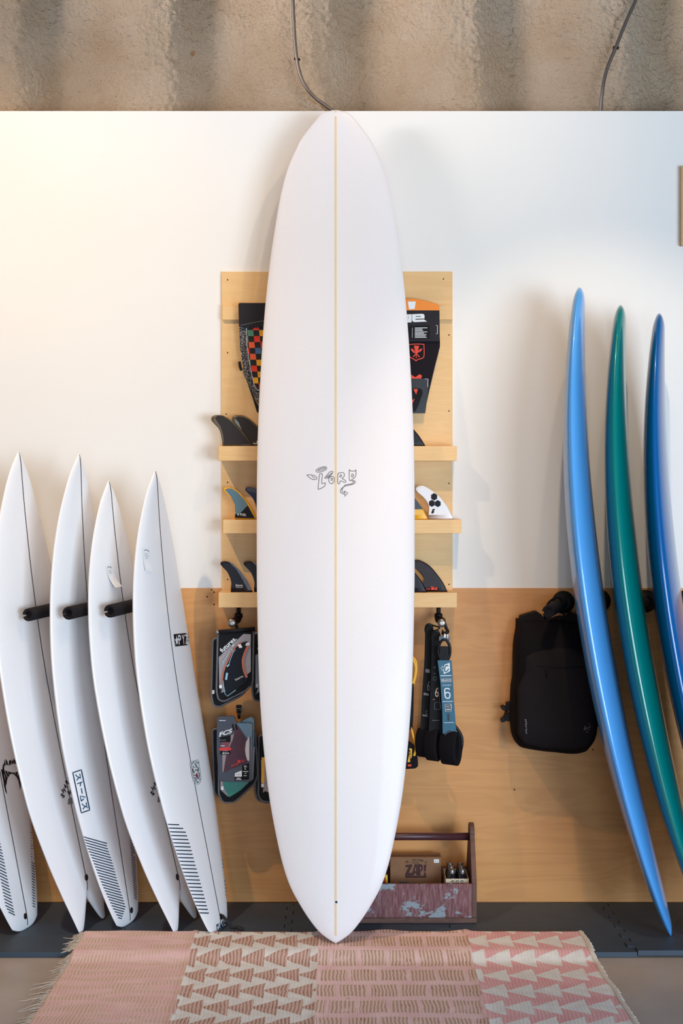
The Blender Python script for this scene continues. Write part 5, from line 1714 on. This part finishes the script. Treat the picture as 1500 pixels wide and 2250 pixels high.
prism_px(MB(), round_poly([(872, 1942), (878, 1937.5), (890, 1938), (915, 1941), (930, 1952), (872, 1952)], 2), 0.236, 0.244).build('comb_body', mat('dark_teal_plastic', (20, 54, 70), 0.4), tg)

# ================================================================== flexible conduits on the upper wall
CON = mat('steel_conduit', (120, 112, 108), 0.4, 0.85)
def conduit(label, pts, r):
    ctrl = [tuple(P(x, y, d)) for x, y, d in pts]
    path = [Vector(p) for p in curve_pts(ctrl, 60)]
    # resample evenly
    out, acc = [path[0]], 0.0
    step = 0.0034
    for a, b_ in zip(path[:-1], path[1:]):
        l = (b_ - a).length
        while acc + l >= step:
            tt_ = (step - acc) / l
            a = a.lerp(b_, tt_); l = (b_ - a).length; acc = 0.0
            out.append(a)
        acc += l
    radii = [r * (1.0 if i % 2 == 0 else 0.80) for i in range(len(out))]
    t = thing('conduit', label, 'conduit', out[-1], 'flexible conduits on the upper wall')
    MB().tube(out, r, 10, radii=radii).build('conduit_sheath', CON, t)
    for (x, y, d) in (pts[5],):
        MB().tube([P(x - 6, y - 1, d - 0.004), P(x + 7, y + 1, d - 0.004)], r * 1.35, 8, squash=0.5).build('conduit_clip', MSCREW, t)
conduit('ribbed steel conduit curving down to the nose of the longboard', [(640, -230, -0.10), (641, -120, -0.10), (642, -40, -0.10), (644, 20, -0.10), (647, 80, -0.10), (652, 130, -0.10), (662, 172, -0.10), (682, 205, -0.098), (712, 230, -0.104), (745, 252, -0.11), (770, 268, -0.112)], 0.0075)
conduit('ribbed steel conduit curving down at the upper right', [(1440, -230, -0.10), (1422, -110, -0.10), (1404, -40, -0.10), (1396, 0, -0.10), (1376, 45, -0.10), (1352, 105, -0.10), (1332, 155, -0.10), (1323, 200, -0.10), (1319, 245, -0.108), (1319, 275, -0.112)], 0.0075)

# ================================================================== picture frame at the right edge
fa, fb = P(1495.5, 365, 0.02), P(1700, 540, 0.02)
tf_ = thing('picture_frame', 'pale wooden picture frame cut off by the right edge of the picture', 'picture frame', ((fa.x + fb.x) / 2, -0.001, fb.z))
MFR = mat_wood('frame_wood', (206, 168, 120), (180, 140, 96), 0.5, 3.0)
w = 0.022
for x0, x1, z0, z1 in ((fa.x, fa.x + w, fb.z, fa.z), (fb.x - w, fb.x, fb.z, fa.z), (fa.x + w, fb.x - w, fa.z - w, fa.z), (fa.x + w, fb.x - w, fb.z, fb.z + w)):
    MB().box(x0, x1, -0.024, -0.001, z0, z1).build('frame_rail', MFR, tf_, bevel=0.0012)
MB().box(fa.x + w, fb.x - w, -0.012, -0.001, fb.z + w, fa.z - w).build('backing', mat('dark_backing', (58, 52, 50), 0.7), tf_)

# ================================================================== woven rug
def mat_rug():
    m, nt, b = new_mat('woven_kilim')
    v = tex_obj(nt)
    sx = nt.nodes.new('ShaderNodeSeparateXYZ')
    nt.links.new(v, sx.inputs[0])
    X, Y = N(nt, sx.outputs[0]), N(nt, sx.outputs[1]) * -1.0
    wob = noise_tex(nt, v, 7, 2) - 0.5
    wob2 = noise_tex(nt, v, 26, 2) - 0.5
    x = X + wob * 0.016 + wob2 * 0.008
    y = Y + (noise_tex(nt, scaled(nt, v, (1.7, 1.7, 1.7)), 6, 2) - 0.5) * 0.02 + (noise_tex(nt, v, 31, 1) - 0.5) * 0.008
    def lt(a, c): return a.lt(c)
    s1 = lt(X, -0.525)
    s2 = X.gt(-0.525) * lt(X, -0.082)
    s3 = X.gt(-0.082) * lt(X, 0.450)
    PINK, PINK2 = lin((240, 208, 206)), lin((231, 188, 188))
    WHT, WHT2 = lin((236, 232, 228)), lin((224, 218, 214))
    BRN, BRN2 = lin((190, 150, 137)), lin((166, 123, 110))
    TAN = lin((198, 150, 122))
    cl = noise_tex(nt, v, 11, 3)
    cl2 = noise_tex(nt, scaled(nt, v, (1, 1, 1)), 24, 3)
    pink = mixc(nt, ramp(nt, cl, 0.3, 0.7), PINK, PINK2)
    white = mixc(nt, ramp(nt, cl2, 0.35, 0.7), WHT, WHT2)
    # weft lines, wavy, running front to back
    weft = ((x + (noise_tex(nt, v, 5, 1) - 0.5) * 0.02) * 84.0 * 2 * math.pi / 1.0).sin() * 0.5 + 0.5
    wl_ = ramp(nt, weft, 0.35, 0.65)
    brown = mixc(nt, wl_, mixc(nt, ramp(nt, cl2, 0.4, 0.7), BRN, BRN2), lin((216, 186, 174)))
    row = ((y - 0.519) / 0.148 + 0.5)
    ry = (row.fract() - 0.5).abs() * 2.0                      # 0 on a row's axis, 1 between rows
    # second panel: brown trees on white
    tu = ((x + row.floor() * 0.031) / 0.078).fract()
    tree = ry.lt(tu * 0.86 + 0.10)
    p2 = mixc(nt, tree, white, brown)
    # fourth panel: white triangles on pink
    tu4 = ((x + row.floor() * 0.022) / 0.086).fract()
    tri = ry.lt(tu4 * 0.84 + 0.06)
    pinkd = mixc(nt, wl_ * 0.45, mixc(nt, ramp(nt, cl, 0.3, 0.7), lin((228, 168, 170)), lin((238, 194, 192))), lin((216, 152, 156)))
    p4 = mixc(nt, tri, pinkd, white)
    # first and third: pink with rows of striped tan/brown blocks
    blk = ((x / 0.098 + row.floor() * 0.37).fract() - 0.5).abs().lt(0.43)
    p3 = mixc(nt, ry.lt(0.74) * blk * ramp(nt, cl, 0.22, 0.42), pink, mixc(nt, wl_, mixc(nt, ramp(nt, cl2, 0.55, 0.75), lin((196, 158, 142)), lin((168, 118, 96))), lin((228, 200, 188))))
    row1 = (y / 0.062)
    mask1 = ramp(nt, noise_tex(nt, scaled(nt, v, (5, 22, 1)), 1.3, 2), 0.44, 0.56)
    p1 = mixc(nt, mask1 * 0.75, pink, mixc(nt, wl_, lin((208, 174, 154)), lin((235, 212, 200))))
    p1 = mixc(nt, wl_ * 0.30, p1, lin((226, 184, 172)))
    col = mixc(nt, s1, p4, p1)
    col = mixc(nt, s2, col, p2)
    col = mixc(nt, s3, col, p3)
    stain = ramp(nt, noise_tex(nt, v, 13, 2), 0.74, 0.80)
    col = mixc(nt, stain * 0.45, col, lin((120, 70, 66)))
    nt.links.new(col, b.inputs['Base Color'])
    b.inputs['Roughness'].default_value = 0.95
    b.inputs['Specular IOR Level'].default_value = 0.1
    fine = ((X * 900.0).sin() * 0.5 + 0.5) * 0.4 + weft * 0.6
    bump(nt, b, fine, 0.35, 0.0018)
    return m

def rug_z(x, d):
    """the rug lies on the mats near the wall and drops to the concrete in front of them"""
    k = max(0.0, min(1.0, (d - 0.60) / 0.10))
    k = k * k * (3 - 2 * k)
    z = 0.0035 * (1 - k) - 0.0165 * k
    w_ = 0.5 + 0.5 * noise.noise((x * 3.0, d * 2.2, 5.0))
    z += 0.008 * max(0.0, w_ - 0.35) * (1.0 + 0.8 * max(0.0, 1 - (d - 0.40) / 0.12))
    for sx_ in (-0.525, -0.082, 0.450):
        z += 0.004 * math.exp(-((x - sx_) / 0.010) ** 2)
    return z + 0.001
def rug_back(x):
    b_ = 0.408 + 0.012 * noise.noise((x * 2.6, 9.0, 1.0)) + 0.006 * noise.noise((x * 9, 2.0, 1.0))
    b_ -= 0.016 * math.exp(-((x + 0.78) / 0.10) ** 2) + 0.018 * math.exp(-((x - 0.16) / 0.05) ** 2) + 0.02 * math.exp(-((x - 0.43) / 0.04) ** 2)
    return b_
def rug_l(d): return -0.925 - 0.03 * (d - 0.4) + 0.006 * noise.noise((d * 9, 3.3, 0))
def rug_r(d): return 0.868 + 0.042 * (d - 0.4) + 0.006 * noise.noise((d * 9, 7.3, 0))
tr = thing('woven_rug', 'pink, white and brown flat-woven rug with triangle rows lying on the floor', 'rug', (0, -0.9, -0.019))
ORG[tr.name] = Vector((0, 0, 0)); tr.location = (0, 0, 0)
mb = MB()
nx, ny = 260, 150
FR = 1.95
top, botv = [], []
for j in range(ny + 1):
    for i in range(nx + 1):
        u, v_ = i / nx, (j / ny) ** 1.15
        d = 0.41 + (FR - 0.41) * v_
        x = rug_l(d) * (1 - u) + rug_r(d) * u
        bk = rug_back(x)
        d = bk + (FR - bk) * v_
        z = rug_z(x, d)
        top.append(Vector((x, -d, z + 0.005)))
        botv.append(Vector((x, -d, z)))
idx = lambda i, j: j * (nx + 1) + i
fs = [(idx(i, j), idx(i + 1, j), idx(i + 1, j + 1), idx(i, j + 1)) for j in range(ny) for i in range(nx)]
o_ = len(top)
rim_ = [idx(i, 0) for i in range(nx)] + [idx(nx, j) for j in range(ny)] + [idx(i, ny) for i in range(nx, 0, -1)] + [idx(0, j) for j in range(ny, 0, -1)]
mb.add(top + botv, fs + [tuple(a + o_ for a in f[::-1]) for f in fs], True)
for a, b_ in zip(rim_, rim_[1:] + rim_[:1]):
    mb.f.append([a, b_, b_ + o_, a + o_]); mb.sm.append(True)
mb.build('rug_weave', mat_rug(), tr)
# fringes: loose warp ends on both short sides
M_FR = mat('cream_fringe', (228, 218, 208), 0.9, c2=(206, 192, 180), scale=60)
for side, n_, l0, l1, nm in ((-1, 620, 0.018, 0.055, 'fringe'), (1, 520, 0.008, 0.018, 'fringe')):
    mb = MB()
    for k in range(n_):
        d = 0.405 + (FR - 0.41) * random.random()
        x = (rug_l(d) if side < 0 else rug_r(d)) - side * 0.006
        L_ = random.uniform(l0, l1)
        if side < 0 and random.random() < 0.06:
            L_ *= 1.9
        z0 = rug_z(x, d) + 0.004
        gz = 0.0012 if d < 0.60 else -0.0185
        a = random.gauss(0.25, 0.35)
        dx, dy = side * math.cos(a) * L_, -math.sin(a) * L_
        p = [(x, -d, z0), (x + dx * 0.4, -d + dy * 0.35 + random.uniform(-.004, .004), z0 * 0.4 + gz * 0.6 + 0.004), (x + dx * 0.75, -d + dy * 0.7, gz + 0.002), (x + dx, -d + dy, gz + 0.0012)]
        d2 = -p[3][1]
        mb.tube(curve_pts(p, 2), 0.0011, 4, cap=False, radii=[0.0013] * 5 + [0.001, 0.0006])
    o = mb.build(nm, M_FR, tr, fix=False)
    o['kind'] = 'stuff'
# selvedge band along the right edge
pts_, fs = [], []
for j in range(121):
    d = rug_back(rug_r(0.41)) + 0.002 + (FR - 0.42) * j / 120
    xr = rug_r(d)
    for xx, zz in ((xr - 0.016, 0.0062), (xr - 0.008, 0.0095), (xr + 0.001, 0.006)):
        pts_.append(Vector((xx + 0.001 * math.sin(j * 2.1), -d, rug_z(xr - 0.008, d) + zz)))
fs = [(j * 3 + i, j * 3 + i + 1, j * 3 + i + 4, j * 3 + i + 3) for j in range(120) for i in range(2)]
MB().add(pts_, fs, True).build('selvedge', M_FR, tr, fix=False)
